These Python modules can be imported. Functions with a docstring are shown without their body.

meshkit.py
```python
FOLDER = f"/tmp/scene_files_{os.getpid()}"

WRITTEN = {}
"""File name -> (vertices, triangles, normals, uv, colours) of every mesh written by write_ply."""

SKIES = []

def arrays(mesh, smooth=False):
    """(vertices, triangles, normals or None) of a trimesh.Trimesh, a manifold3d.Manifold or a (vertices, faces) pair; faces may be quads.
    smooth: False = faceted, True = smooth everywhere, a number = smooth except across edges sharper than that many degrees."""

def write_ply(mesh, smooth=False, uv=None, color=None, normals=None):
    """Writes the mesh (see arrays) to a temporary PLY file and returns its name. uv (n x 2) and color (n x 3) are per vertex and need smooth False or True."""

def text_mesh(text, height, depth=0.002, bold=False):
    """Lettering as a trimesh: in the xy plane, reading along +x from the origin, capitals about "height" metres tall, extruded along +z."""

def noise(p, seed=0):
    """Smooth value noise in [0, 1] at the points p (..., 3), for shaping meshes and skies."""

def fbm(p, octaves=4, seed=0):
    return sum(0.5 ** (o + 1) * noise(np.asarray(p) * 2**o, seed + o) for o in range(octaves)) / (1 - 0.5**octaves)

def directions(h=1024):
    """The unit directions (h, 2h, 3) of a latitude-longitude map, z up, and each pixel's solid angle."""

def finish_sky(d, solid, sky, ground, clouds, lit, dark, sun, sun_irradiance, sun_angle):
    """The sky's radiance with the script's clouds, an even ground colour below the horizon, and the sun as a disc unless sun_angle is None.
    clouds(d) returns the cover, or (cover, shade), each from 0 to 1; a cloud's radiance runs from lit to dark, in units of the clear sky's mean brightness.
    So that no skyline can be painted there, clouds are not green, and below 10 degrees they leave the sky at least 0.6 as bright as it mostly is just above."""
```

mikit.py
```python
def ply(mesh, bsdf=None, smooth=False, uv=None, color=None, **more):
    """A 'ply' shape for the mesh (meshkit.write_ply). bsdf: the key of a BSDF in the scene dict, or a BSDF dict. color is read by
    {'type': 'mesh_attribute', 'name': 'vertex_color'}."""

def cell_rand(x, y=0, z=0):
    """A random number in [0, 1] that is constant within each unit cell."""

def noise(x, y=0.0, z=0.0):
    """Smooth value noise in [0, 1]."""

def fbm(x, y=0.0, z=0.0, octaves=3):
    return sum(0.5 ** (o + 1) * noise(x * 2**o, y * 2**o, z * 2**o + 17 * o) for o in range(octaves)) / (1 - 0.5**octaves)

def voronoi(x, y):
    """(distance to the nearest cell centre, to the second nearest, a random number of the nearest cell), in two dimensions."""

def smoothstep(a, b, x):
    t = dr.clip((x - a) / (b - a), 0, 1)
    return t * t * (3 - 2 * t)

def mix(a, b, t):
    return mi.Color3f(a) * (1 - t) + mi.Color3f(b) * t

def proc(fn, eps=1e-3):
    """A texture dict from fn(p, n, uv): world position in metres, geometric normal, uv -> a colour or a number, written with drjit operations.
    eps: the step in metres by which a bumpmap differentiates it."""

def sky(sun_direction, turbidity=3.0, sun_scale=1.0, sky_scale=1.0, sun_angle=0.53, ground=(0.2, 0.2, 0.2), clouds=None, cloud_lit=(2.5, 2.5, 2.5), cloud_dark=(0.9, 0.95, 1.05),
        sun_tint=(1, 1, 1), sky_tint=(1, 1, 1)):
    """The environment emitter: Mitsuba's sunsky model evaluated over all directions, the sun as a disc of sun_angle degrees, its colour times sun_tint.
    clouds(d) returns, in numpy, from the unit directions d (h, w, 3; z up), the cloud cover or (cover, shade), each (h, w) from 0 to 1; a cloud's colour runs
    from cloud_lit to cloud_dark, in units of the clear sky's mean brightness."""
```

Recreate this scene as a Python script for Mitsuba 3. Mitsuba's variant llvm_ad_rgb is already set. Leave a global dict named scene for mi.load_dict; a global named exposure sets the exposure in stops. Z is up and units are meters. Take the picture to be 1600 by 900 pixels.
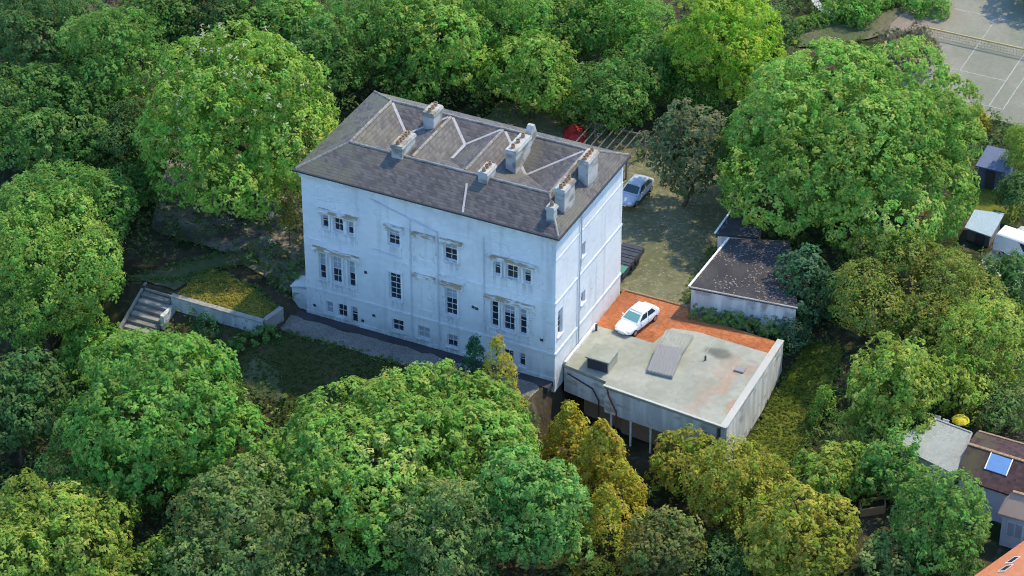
import math
import numpy as np
import trimesh
import shapely.geometry as sg
import manifold3d as m3
import drjit as dr
import mitsuba as mi
import mikit
import meshkit
from mikit import proc, noise, fbm, smoothstep, mix, cell_rand

# ---------------------------------------------------------------- camera, light, exposure
scene, labels = {'type': 'scene'}, {}
EYE, YAW, PITCH = np.array([75.0529, -163.3411, 130.9728]), -0.44884, 0.59740
FWD = np.array([math.sin(YAW) * math.cos(PITCH), math.cos(YAW) * math.cos(PITCH), -math.sin(PITCH)])
scene['camera'] = {'type': 'perspective', 'fov': 20.0, 'fov_axis': 'x', 'near_clip': 1.0, 'far_clip': 6000.0,
                   'to_world': mi.ScalarTransform4f().look_at(origin=EYE.tolist(), target=(EYE + FWD * 100).tolist(), up=[0, 0, 1])}
SUN = [0.32, 0.57, 0.95]
scene['sky_light'] = mikit.sky(SUN, turbidity=3.0, sun_angle=1.2, sun_scale=0.84, sky_scale=2.85, sky_tint=(0.93, 1.0, 1.04), sun_tint=(1.0, 1.0, 0.88))
exposure = 1.8

# ---------------------------------------------------------------- helpers
def key_of(name, parent=None):
    base = name if parent is None else parent + '__' + name
    k, n = base, 0
    while k in scene or k in labels or k in USED:
        n += 1
        k = f'{base}_{n:03d}'
    USED.add(k)
    return k
USED = set()

def thing(name, label, cat, group=None, kind=None):
    k = key_of(name)
    labels[k] = {'label': label}
    if cat: labels[k]['category'] = cat
    if group: labels[k]['group'] = group
    if kind: labels[k]['kind'] = kind
    return k

def part(parent, name, mesh, mat, smooth=False, label=None, kind=None, **kw):
    k = key_of(name, parent)
    scene[k] = mikit.ply(mesh, mat, smooth=smooth, **kw)
    if label or kind:
        labels[k] = {}
        if label: labels[k]['label'] = label
        if kind: labels[k]['kind'] = kind
    return k

def whole(key, mesh, mat, smooth=False, **kw):
    scene[key] = mikit.ply(mesh, mat, smooth=smooth, **kw)

def cat(*ms):
    ms = [m for a in ms for m in (a if isinstance(a, (list, tuple)) else [a])]
    return trimesh.util.concatenate(ms)

def box(x0, x1, y0, y1, z0, z1):
    m = trimesh.creation.box(extents=[x1 - x0, y1 - y0, z1 - z0])
    m.apply_translation([(x0 + x1) / 2, (y0 + y1) / 2, (z0 + z1) / 2])
    return m

def cbox(x0, x1, y0, y1, z0, z1, c=0.03):
    """a box with chamfered edges"""
    pts = []
    for i in range(3):
        lo, hi = np.array([x0, y0, z0], float) + c, np.array([x1, y1, z1], float) - c
        lo[i] -= c; hi[i] += c
        for a in (0, 1):
            for b in (0, 1):
                for d in (0, 1):
                    pts.append([(lo, hi)[a][0], (lo, hi)[b][1], (lo, hi)[d][2]])
    return trimesh.convex.convex_hull(np.array(pts))

def prism(poly, z0, z1):
    g = sg.Polygon(poly) if not isinstance(poly, sg.Polygon) else poly
    m = trimesh.creation.extrude_polygon(g, z1 - z0, engine='earcut')
    m.apply_translation([0, 0, z0])
    return m

def swap(m, axis, at):
    """extruded along z -> extruded along y (axis 'y': polygon in x,z) or x (polygon in y,z), starting at 'at'"""
    v = np.array(m.vertices)
    if axis == 'y':
        return trimesh.Trimesh(np.c_[v[:, 0], at + v[:, 2], v[:, 1]], np.array(m.faces)[:, ::-1], process=False)
    return trimesh.Trimesh(np.c_[at + v[:, 2], v[:, 0], v[:, 1]], np.array(m.faces), process=False)

def plate(poly, axis, a0, a1):
    return swap(prism(poly, 0, a1 - a0), axis, a0)

def slab(pts, t):
    """a polygon in space thickened straight down by t"""
    p = np.array(pts, float)
    n = len(p)
    q = p - [0, 0, t]
    v = np.vstack([p, q])
    f = [[0, i, i + 1] for i in range(1, n - 1)] + [[n, n + i + 1, n + i] for i in range(1, n - 1)]
    for i in range(n):
        j = (i + 1) % n
        f += [[i, n + i, n + j], [i, n + j, j]]
    m = trimesh.Trimesh(v, f, process=False)
    if np.cross(p[1] - p[0], p[2] - p[0])[2] < 0:
        m.faces = m.faces[:, ::-1]
    return m

def tube(pts, r, sides=8):
    ms = []
    pts = [np.array(p, float) for p in pts]
    for a, b in zip(pts[:-1], pts[1:]):
        ms.append(trimesh.creation.cylinder(radius=r, segment=[a, b], sections=sides))
    for p in pts[1:-1]:
        s = trimesh.creation.icosphere(subdivisions=1, radius=r * 1.02); s.apply_translation(p); ms.append(s)
    return cat(ms)

def bar(a, b, w, h):
    """a rectangular beam from a to b"""
    a, b = np.array(a, float), np.array(b, float)
    d = b - a; L = np.linalg.norm(d); d /= L
    s = np.cross(d, [0, 0, 1.0]); s = s / np.linalg.norm(s) if np.linalg.norm(s) > 1e-6 else np.array([1.0, 0, 0])
    u = np.cross(s, d)
    m = trimesh.creation.box(extents=[w, L, h])
    M = np.eye(4); M[:3, 0], M[:3, 1], M[:3, 2], M[:3, 3] = s, d, u, (a + b) / 2
    m.apply_transform(M)
    return m

def lathe(profile, sections=14):
    return trimesh.creation.revolve(np.array(profile, float), sections=sections)

def moved(m, loc=(0, 0, 0), rz=0.0):
    m = m.copy()
    m.apply_transform(trimesh.transformations.rotation_matrix(rz, [0, 0, 1]))
    m.apply_translation(loc)
    return m

def hull(pts):
    return trimesh.convex.convex_hull(np.array(pts, float))

def sst(a, b, x):
    t = np.clip((np.asarray(x, float) - a) / (b - a), 0, 1)
    return t * t * (3 - 2 * t)

# ---------------------------------------------------------------- materials
def mat(name, d, two=True):
    scene[name] = {'type': 'twosided', 'bsdf': d} if two else d

def rgb(c): return {'type': 'rgb', 'value': list(c)}

def plain(name, c, rough=0.6, metallic=0.0, spec=0.4, **kw):
    mat(name, {'type': 'principled', 'base_color': rgb(c), 'roughness': rough, 'metallic': metallic, 'specular': spec, **kw})

def textured(name, fn, rough=0.8, spec=0.25, bump=None, scale=0.01, eps=0.01):
    b = {'type': 'principled', 'base_color': proc(fn), 'roughness': rough, 'specular': spec}
    if bump is not None:
        b = {'type': 'bumpmap', 'arbitrary': proc(bump, eps=eps), 'scale': scale, 'bsdf': b}
    mat(name, b)

def f_render(p, n, uv):
    big = fbm(p.x * 0.35 + p.y * 0.3, p.z * 0.3, p.y * 0.2, 4)
    streak = fbm(p.x * 2.2 + p.y * 2.0, p.z * 0.22, 3.1, 4)
    fine = fbm(p.x * 3, p.y * 3, p.z * 3, 3)
    c = mix((0.62, 0.64, 0.65), (0.69, 0.70, 0.695), smoothstep(0.3, 0.7, big))
    c = mix(c, (0.43, 0.45, 0.47), 0.4 * smoothstep(0.55, 0.78, streak))
    run = mi.Float(0)                                   # dirty runs below the sills of the front windows
    for x0, x1, z0, z1, n_ in WIN:
        w = smoothstep(x0 - 0.25, x0 - 0.02, p.x) * smoothstep(x1 + 0.25, x1 + 0.02, p.x)
        run = dr.maximum(run, w * smoothstep(z0 - 1.5, z0 - 0.1, p.z) * dr.select(p.z < z0 - 0.05, 1.0, 0.0))
    run = run * dr.select(p.y < 0.3, 1.0, 0.0) * smoothstep(0.35, 0.62, fbm(p.x * 6.0, p.z * 0.5, 2.0, 3))
    c = mix(c, (0.34, 0.36, 0.37), 0.6 * run)
    crack = dr.abs(fbm(p.x * 0.7 + p.y * 0.7, p.z * 0.5, 11.0, 5) - 0.5)
    c = mix(c, (0.30, 0.31, 0.32), 0.55 * smoothstep(0.008, 0.002, crack) * smoothstep(0.45, 0.6, fbm(p.x * 0.4, p.z * 0.4, p.y, 2)))
    lichen = smoothstep(12.2, 13.2, p.z) * smoothstep(0.42, 0.6, fbm(p.x * 1.3 + p.y, p.z * 0.6, 7.0, 3))
    c = mix(c, (0.47, 0.50, 0.42), 0.6 * lichen)
    damp = smoothstep(1.6, 0.0, p.z) * smoothstep(0.35, 0.65, fbm(p.x * 0.8, p.z * 0.7, p.y * 0.8, 3))
    c = mix(c, (0.32, 0.34, 0.31), 0.6 * damp)
    return c * (0.94 + 0.12 * fine)

textured('mat_render', f_render, 0.85, 0.2, lambda p, n, uv: fbm(p.x * 6, p.y * 6, p.z * 6, 3), 0.012, 0.02)

def f_slate(p, n, uv):
    # slates laid in courses: tone changes from slate to slate
    row = dr.floor(p.z * 9.0)
    u = p.x + p.y
    tone = cell_rand(dr.floor(u * 3.2 + 0.5 * row), row, 4)
    moss = fbm(p.x * 0.5, p.y * 0.5, 2.0, 4)
    fine = fbm(p.x * 5, p.y * 5, p.z * 5, 3)
    c = mix((0.064, 0.060, 0.060), (0.128, 0.119, 0.114), tone)
    c = mix(c, (0.135, 0.13, 0.10), 0.7 * smoothstep(0.5, 0.7, moss))
    left = smoothstep(-15.5, -19.5, p.x) * smoothstep(0.3, 0.6, fbm(p.x * 0.9, p.y * 0.9, 5.0, 3))
    c = mix(c, (0.13, 0.135, 0.085), 0.65 * left)
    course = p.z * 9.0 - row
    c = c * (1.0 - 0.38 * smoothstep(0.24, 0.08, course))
    return c * (0.84 + 0.32 * fine)

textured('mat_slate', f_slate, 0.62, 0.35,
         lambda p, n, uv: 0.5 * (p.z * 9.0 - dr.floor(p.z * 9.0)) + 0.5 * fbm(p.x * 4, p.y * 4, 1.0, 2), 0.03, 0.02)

def f_ridge(p, n, uv):
    return mix((0.15, 0.138, 0.128), (0.37, 0.345, 0.30), fbm(p.x * 1.5, p.y * 1.5, p.z, 3)) * (0.8 + 0.4 * fbm(p.x * 6, p.y * 6, p.z * 6, 2))
textured('mat_ridge', f_ridge, 0.8)

def f_lead(p, n, uv):
    return mix((0.27, 0.27, 0.28), (0.43, 0.42, 0.41), fbm(p.x * 2, p.y * 2, p.z * 2, 3))
textured('mat_lead', f_lead, 0.5, 0.4)

def f_ledge(p, n, uv):
    a = fbm(p.x * 1.6, p.y * 5, p.z * 3, 3)
    return mix((0.66, 0.66, 0.63), (0.36, 0.27, 0.16), smoothstep(0.32, 0.6, a))
textured('mat_ledge', f_ledge, 0.9)

def f_stack(p, n, uv):
    a = fbm(p.x * 1.2, p.y * 1.2, p.z * 1.5, 4)
    t = smoothstep(15.9, 16.6, p.z)
    c = mix((0.43, 0.42, 0.39), (0.22, 0.205, 0.165), smoothstep(0.42, 0.7, a))
    return mix(c, (0.44, 0.35, 0.24), 0.7 * t * smoothstep(0.3, 0.6, fbm(p.x * 3, p.y * 3, p.z * 3, 2)))
textured('mat_stack', f_stack, 0.9)

def f_terracotta(p, n, uv):
    return mix((0.26, 0.14, 0.075), (0.36, 0.27, 0.17), fbm(p.x * 4, p.y * 4, p.z * 2, 3))
textured('mat_terracotta', f_terracotta, 0.85)

plain('mat_frame', (0.62, 0.64, 0.66), 0.45)
plain('mat_pane', (0.024, 0.030, 0.042), 0.08, spec=0.6)
plain('mat_blind', (0.34, 0.36, 0.40), 0.5)
plain('mat_dark', (0.02, 0.02, 0.022), 0.7)
plain('mat_pipe', (0.50, 0.54, 0.58), 0.5)
plain('mat_gutter', (0.05, 0.05, 0.06), 0.5)

def f_ground(p, n, uv):
    a = fbm(p.x * 0.22, p.y * 0.22, 1.0, 4)
    b = fbm(p.x * 2.3, p.y * 2.3, 5.0, 4)
    c = mix((0.030, 0.040, 0.016), (0.070, 0.058, 0.036), smoothstep(0.38, 0.62, a))
    c = mix(c, (0.11, 0.095, 0.07), 0.6 * smoothstep(0.6, 0.8, b))
    return c * (0.6 + 0.8 * b)
textured('mat_ground', f_ground, 0.95, 0.1, lambda p, n, uv: fbm(p.x * 2, p.y * 2, p.z, 4), 0.15, 0.03)

def f_bank(p, n, uv):
    a = fbm(p.x * 0.6, p.y * 0.6, 1.0, 4)
    b = fbm(p.x * 3, p.y * 3, p.z * 3, 3)
    return mix((0.10, 0.09, 0.075), (0.22, 0.195, 0.165), smoothstep(0.4, 0.65, a)) * (0.6 + 0.8 * b)
textured('mat_bank', f_bank, 0.95, 0.1, lambda p, n, uv: fbm(p.x * 1.6, p.y * 1.6, p.z, 4), 0.3, 0.03)

def grass_fn(c0, c1, s):
    def fn(p, n, uv):
        a = fbm(p.x * 0.45 + s, p.y * 0.45, 1.0, 4)
        b = fbm(p.x * 5 + s, p.y * 5, 2.0, 3)
        return mix(c0, c1, smoothstep(0.35, 0.65, a)) * (0.7 + 0.6 * b)
    return fn
bump_grass = lambda p, n, uv: fbm(p.x * 7, p.y * 7, 1.0, 3)
textured('mat_lawn_dry', grass_fn((0.15, 0.135, 0.025), (0.19, 0.175, 0.045), 3), 0.95, 0.1, bump_grass, 0.05, 0.02)
textured('mat_lawn', grass_fn((0.09, 0.115, 0.014), (0.13, 0.15, 0.025), 9), 0.95, 0.1, bump_grass, 0.05, 0.02)
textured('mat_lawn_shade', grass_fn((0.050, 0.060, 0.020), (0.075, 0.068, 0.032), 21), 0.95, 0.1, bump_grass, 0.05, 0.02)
textured('mat_grass_path', grass_fn((0.09, 0.11, 0.05), (0.14, 0.13, 0.085), 31), 0.95, 0.1, bump_grass, 0.04, 0.02)

def f_gravel(p, n, uv):
    a = fbm(p.x * 0.7, p.y * 0.7, 1.0, 3)
    b = noise(p.x * 14, p.y * 14, 2.0)
    return mix((0.15, 0.14, 0.12), (0.25, 0.235, 0.21), a) * (0.65 + 0.7 * b)
textured('mat_gravel', f_gravel, 0.95, 0.1, lambda p, n, uv: noise(p.x * 14, p.y * 14, 1.0), 0.02, 0.01)

def f_yard(p, n, uv):
    a = fbm(p.x * 0.4, p.y * 0.4, 8.0, 4)
    b = fbm(p.x * 4, p.y * 4, 2.0, 4)
    c = mix((0.125, 0.132, 0.070), (0.172, 0.175, 0.102), smoothstep(0.35, 0.65, a))
    return mix(c, (0.26, 0.23, 0.18), 0.5 * smoothstep(0.6, 0.75, b)) * (0.8 + 0.4 * b)
textured('mat_yard', f_yard, 0.95, 0.1, lambda p, n, uv: fbm(p.x * 6, p.y * 6, 1.0, 3), 0.02, 0.02)

def f_court(p, n, uv):
    a = fbm(p.x * 0.25, p.y * 0.25, 3.0, 4)
    c = mix((0.205, 0.21, 0.16), (0.25, 0.245, 0.195), smoothstep(0.35, 0.65, a))
    worn = smoothstep(12.0, 6.0, p.x) * smoothstep(0.35, 0.55, fbm(p.x * 0.4, p.y * 0.4, 9.0, 4))
    c = mix(c, (0.25, 0.185, 0.14), 0.75 * worn)
    return c * (0.88 + 0.24 * fbm(p.x * 5, p.y * 5, 2.0, 3))
textured('mat_court', f_court, 0.9, 0.15)

def f_deck(p, n, uv):
    a = fbm(p.x * 0.5, p.y * 0.5, 3.0, 4)
    c = mix((0.285, 0.295, 0.24), (0.35, 0.355, 0.295), smoothstep(0.35, 0.65, a))
    rust = smoothstep(9.5, 13.0, p.x) * smoothstep(0.46, 0.66, fbm(p.x * 0.8, p.y * 0.8, 12.0, 3))
    c = mix(c, (0.38, 0.25, 0.18), 0.75 * rust)
    stain = smoothstep(1.1, 0.4, dr.sqrt(dr.square((p.x - 10.3) * 0.75) + dr.square((p.y - 7.9) * 1.2)) + 0.5 * (fbm(p.x * 1.5, p.y * 1.5, 1.0, 3) - 0.5))
    c = mix(c, (0.12, 0.125, 0.11), 0.85 * stain)
    return c * (0.86 + 0.28 * fbm(p.x * 3, p.y * 3, 2.0, 4))
textured('mat_deck', f_deck, 0.8, 0.2)

def f_annexe(p, n, uv):
    streak = fbm(p.x * 2.0 + p.y * 2.0, p.z * 0.3, 3.1, 4)
    c = mix((0.46, 0.48, 0.48), (0.66, 0.67, 0.66), smoothstep(0.35, 0.7, streak))
    return mix(c, (0.26, 0.26, 0.22), 0.6 * smoothstep(0.58, 0.75, fbm(p.x + p.y, p.z * 1.5, 6.0, 4)))
textured('mat_annexe', f_annexe, 0.9, 0.2, lambda p, n, uv: fbm(p.x * 5, p.y * 5, p.z * 5, 3), 0.02, 0.02)

def f_brickpave(p, n, uv):
    r = dr.floor(p.y * 8.0)
    t = cell_rand(dr.floor(p.x * 4.5 + 0.5 * r), r, 2)
    a = fbm(p.x * 0.9, p.y * 0.9, 3.0, 4)
    return mix((0.33, 0.10, 0.038), (0.43, 0.17, 0.075), t) * (0.65 + 0.7 * a)
textured('mat_brickpave', f_brickpave, 0.9, 0.15)

def f_stone(p, n, uv):
    return mix((0.20, 0.195, 0.18), (0.40, 0.39, 0.36), fbm(p.x * 1.6, p.y * 1.6, p.z * 1.6, 4)) * (0.8 + 0.4 * fbm(p.x * 8, p.y * 8, p.z * 8, 2))
textured('mat_stone', f_stone, 0.9, 0.2, lambda p, n, uv: fbm(p.x * 5, p.y * 5, p.z * 5, 3), 0.02, 0.02)

def f_tread(p, n, uv):
    return mix((0.13, 0.125, 0.12), (0.27, 0.26, 0.25), fbm(p.x * 1.6, p.y * 1.6, p.z * 1.6, 4))
textured('mat_tread', f_tread, 0.9, 0.2)

def f_felt(p, n, uv):
    a = fbm(p.x * 0.8, p.y * 0.8, 3.0, 4)
    return mix((0.035, 0.035, 0.042), (0.085, 0.08, 0.078), a)
textured('mat_felt', f_felt, 0.9, 0.2)
def f_greyfelt(p, n, uv):
    a = fbm(p.x * 0.6, p.y * 0.6, 3.0, 4)
    return mix((0.25, 0.27, 0.24), (0.34, 0.35, 0.32), a) * (0.85 + 0.3 * fbm(p.x * 4, p.y * 4, 1.0, 3))
textured('mat_greyfelt', f_greyfelt, 0.9, 0.2)

def f_browntile(p, n, uv):
    r = dr.floor(p.x * 3.5)
    t = cell_rand(dr.floor(p.y * 3.5), r, 3)
    a = fbm(p.x * 0.6, p.y * 0.6, 3.0, 4)
    return mix(mix((0.045, 0.028, 0.030), (0.08, 0.05, 0.05), t), (0.08, 0.075, 0.04), smoothstep(0.45, 0.65, a) * smoothstep(35.0, 32.5, p.x))
textured('mat_browntile', f_browntile, 0.9, 0.2)
plain('mat_lilac', (0.55, 0.52, 0.62), 0.8)
plain('mat_buff', (0.36, 0.27, 0.21), 0.9)
def f_orangetile(p, n, uv):
    return mix((0.50, 0.17, 0.08), (0.58, 0.25, 0.13), fbm(p.x * 1.2, p.y * 1.2, p.z, 3))
textured('mat_orangetile', f_orangetile, 0.8, 0.2)
plain('mat_skylight', (0.13, 0.26, 0.48), 0.25, spec=0.6)
plain('mat_paleblue', (0.33, 0.43, 0.50), 0.6)
plain('mat_shadeblue', (0.10, 0.13, 0.22), 0.7)
plain('mat_white', (0.78, 0.78, 0.77), 0.5)
plain('mat_line', (0.35, 0.36, 0.315), 0.8)
plain('mat_netband', (0.52, 0.40, 0.17), 0.8)
plain('mat_net', (0.05, 0.055, 0.05), 0.9)
plain('mat_concrete', (0.46, 0.46, 0.42), 0.9)
plain('mat_wood', (0.15, 0.14, 0.135), 0.85)
plain('mat_freshwood', (0.42, 0.24, 0.12), 0.85)
plain('mat_yellow', (0.60, 0.49, 0.03), 0.85)
plain('mat_redtarp', (0.42, 0.025, 0.022), 0.6)
plain('mat_rib', (0.045, 0.048, 0.062), 0.5)
plain('mat_greentarp', (0.06, 0.22, 0.14), 0.6)
plain('mat_metal', (0.27, 0.27, 0.27), 0.5, 0.2)
plain('mat_oxide', (0.20, 0.07, 0.05), 0.6)
plain('mat_bin', (0.04, 0.05, 0.06), 0.5)
plain('mat_carwhite', (0.80, 0.81, 0.82), 0.25, spec=0.5, clearcoat=1.0)
plain('mat_carsilver', (0.36, 0.43, 0.52), 0.3, spec=0.5, clearcoat=1.0)
plain('mat_carglass', (0.02, 0.045, 0.055), 0.06, spec=0.8)
plain('mat_carglass_teal', (0.13, 0.33, 0.33), 0.12, spec=0.8)
plain('mat_tyre', (0.02, 0.02, 0.02), 0.9)
plain('mat_hub', (0.4, 0.4, 0.42), 0.35, 0.7)
plain('mat_lamp', (0.7, 0.7, 0.7), 0.15)
plain('mat_taillamp', (0.35, 0.02, 0.02), 0.2)

def f_bark(p, n, uv):
    return mix((0.06, 0.045, 0.03), (0.15, 0.12, 0.09), fbm(p.x * 6, p.y * 6, p.z * 1.5, 3))
textured('mat_bark', f_bark, 0.95, 0.1)
mat('mat_leaf', {'type': 'principledthin', 'base_color': {'type': 'mesh_attribute', 'name': 'vertex_color'},
                 'roughness': 0.55, 'diff_trans': 0.95, 'spec_trans': 0.0, 'eta': 1.35}, two=False)

# ---------------------------------------------------------------- the setting
def gz(x, y):
    x = np.asarray(x, float); y = np.asarray(y, float)
    z = -4.0 * sst(-5, -17, y)                                   # the garden falls away in front
    r = sst(-0.4, 0.4, x) * (1 - sst(15, 26, x))
    low = -4.2 + 4.2 * sst(2.6, 3.4, y)
    z = z - 1.2 * sst(-22, -26, x) * sst(-4.5, -8, y)
    z = z * (1 - r) + r * np.minimum(low, 0.0)
    lawn = sst(13.0, 13.8, x) * (1 - sst(19, 27, x))
    lz = -3.2 + 3.2 * sst(6, 20, y)
    z = z * (1 - lawn) + lawn * np.where(y < 0, np.minimum(lz, -3.2 - 0.8 * sst(0, -6, y)), lz)
    z = z + sst(22, 30, x) * (1 - sst(14, 24, y)) * (-z) * 0.9
    left = sst(-22.7, -23.3, x) * sst(-4.5, -4.1, y)
    return z + 1.2 * left + 3.0 * sst(-26, -45, x) * sst(0, 16, y)

def grid_mesh(xs, ys, zf):
    X, Y = np.meshgrid(xs, ys)
    v = np.c_[X.ravel(), Y.ravel(), zf(X, Y).ravel()]
    nx, ny = len(xs), len(ys)
    i, j = np.meshgrid(np.arange(nx - 1), np.arange(ny - 1))
    a = (j * nx + i).ravel()
    f = np.vstack([np.c_[a, a + 1, a + nx + 1], np.c_[a, a + nx + 1, a + nx]])
    return trimesh.Trimesh(v, f, process=False)

def rough(X, Y):
    return 0.06 * (meshkit.fbm(np.stack([X * .5, Y * .5, X * 0], -1), 3, 5) - 0.5)

far = [1500, 700, 350, 180]
gx = np.r_[-np.array(far, float), np.arange(-110, 75, 0.5), np.array(far[::-1], float)]
gy = np.r_[-np.array(far, float), np.arange(-60, 110, 0.5), np.array(far[::-1], float)]
whole(thing('ground', 'dark leaf littered woodland ground around the villa', None, kind='structure'),
      grid_mesh(gx, gy, lambda X, Y: gz(X, Y) - 0.035 + rough(X, Y)), 'mat_ground', smooth=True)

def sheet(name, label, poly, matname, lift=0.05, step=0.5, zf=gz, wobble=1.0):
    """a surface sheet that follows the ground, cut to a polygon"""
    g = sg.Polygon(poly)
    ring = np.array(g.segmentize(0.7).exterior.coords)[:-1]          # worn, uneven edges
    n3 = np.c_[ring * .9, np.zeros(len(ring))]
    ring = ring + .55 * (np.c_[meshkit.fbm(n3, 2, 31), meshkit.fbm(n3, 2, 57)] - .5) * wobble
    g = sg.Polygon(ring).buffer(0)
    g = max(g.geoms, key=lambda q: q.area) if hasattr(g, 'geoms') else g
    v, f = trimesh.creation.triangulate_polygon(g.segmentize(step), engine='earcut')
    m = trimesh.Trimesh(np.c_[v, np.zeros(len(v))], f)
    m = m.subdivide_to_size(step * 1.6)
    p = np.array(m.vertices)
    p[:, 2] = zf(p[:, 0], p[:, 1]) + lift
    k = thing(name, label, None, kind='structure')
    m = trimesh.Trimesh(p, m.faces, process=False)
    if m.face_normals[:, 2].mean() < 0: m.invert()
    whole(k, m, matname, smooth=True)
    return k

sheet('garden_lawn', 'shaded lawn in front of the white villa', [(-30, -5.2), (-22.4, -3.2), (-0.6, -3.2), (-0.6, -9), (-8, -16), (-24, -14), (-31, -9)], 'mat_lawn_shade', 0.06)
sheet('garden_path', 'pale gravel path running along the foot of the villa front', [(-22.6, -1.05), (-22.4, -3.1), (-0.8, -3.15), (-0.5, -1.05)], 'mat_gravel', 0.075)
sheet('side_path', 'grey trodden path above the stone steps', [(-36.4, -4.2), (-35.6, -3.0), (-33.9, -1.0), (-31.5, 2.0), (-29.2, 3.7), (-27.6, 2.9), (-30.2, .8), (-31.4, -1.6), (-31.5, -3.4), (-34.2, -3.4)], 'mat_grass_path', 0.09)
sheet('gravel_patch', 'grey gravel patch at the edge of the shaded lawn', [(-22.6, -6.9), (-20.2, -7.6), (-18.3, -9.6), (-20.6, -10.2), (-22.8, -8.6)], 'mat_grass_path', 0.085)
sheet('raised_lawn', 'small dry lawn raised behind the garden retaining wall', [(-31.0, -3.95), (-23.5, -3.95), (-22.8, -2.3), (-26.5, -0.6), (-30.4, 0.3), (-31.2, -1.5)], 'mat_lawn_dry', 0.10)
sheet('stony_bank', 'stony bank under the trees left of the villa', [(-38, 3), (-30.5, 3), (-23.2, 0.2), (-22.3, 3), (-22.3, 10), (-30, 12), (-42, 14)], 'mat_bank', 0.07)
sheet('yard', 'sunlit gravel yard beside and behind the villa', [(0.1, 13.1), (5.9, 13.2), (6.0, 17), (4.3, 20.2), (4.2, 30), (-5, 36), (-22, 36), (-22, 14), (0.1, 13.4)], 'mat_yard', 0.14)
sheet('side_lawn', 'olive green lawn sloping down right of the annexe', [(14.6, -1.5), (14.6, 11.5), (15.6, 15), (18.0, 15), (19.0, 8), (18.6, -1.5)], 'mat_lawn', 0.1)
sheet('sunny_lawn', 'small sunny lawn at the right edge below the tennis court', [(19.8, 37.2), (20.4, 42), (24.6, 42), (24.8, 36.2), (21.5, 35.9)], 'mat_lawn', 0.1)
sheet('driveway', 'pale driveway at the right edge under the white van', [(24.8, 34.6), (24.2, 29.0), (31, 27), (32, 36), (25.6, 36.6)], 'mat_concrete', 0.1)
sheet('field_path', 'grey green grass track left of the tennis court', [(-2, 56.5), (1.0, 58.2), (9.8, 68.5), (12, 74), (8.6, 74), (3.0, 66.5), (-2.8, 60.2)], 'mat_grass_path', 0.1)
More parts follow.
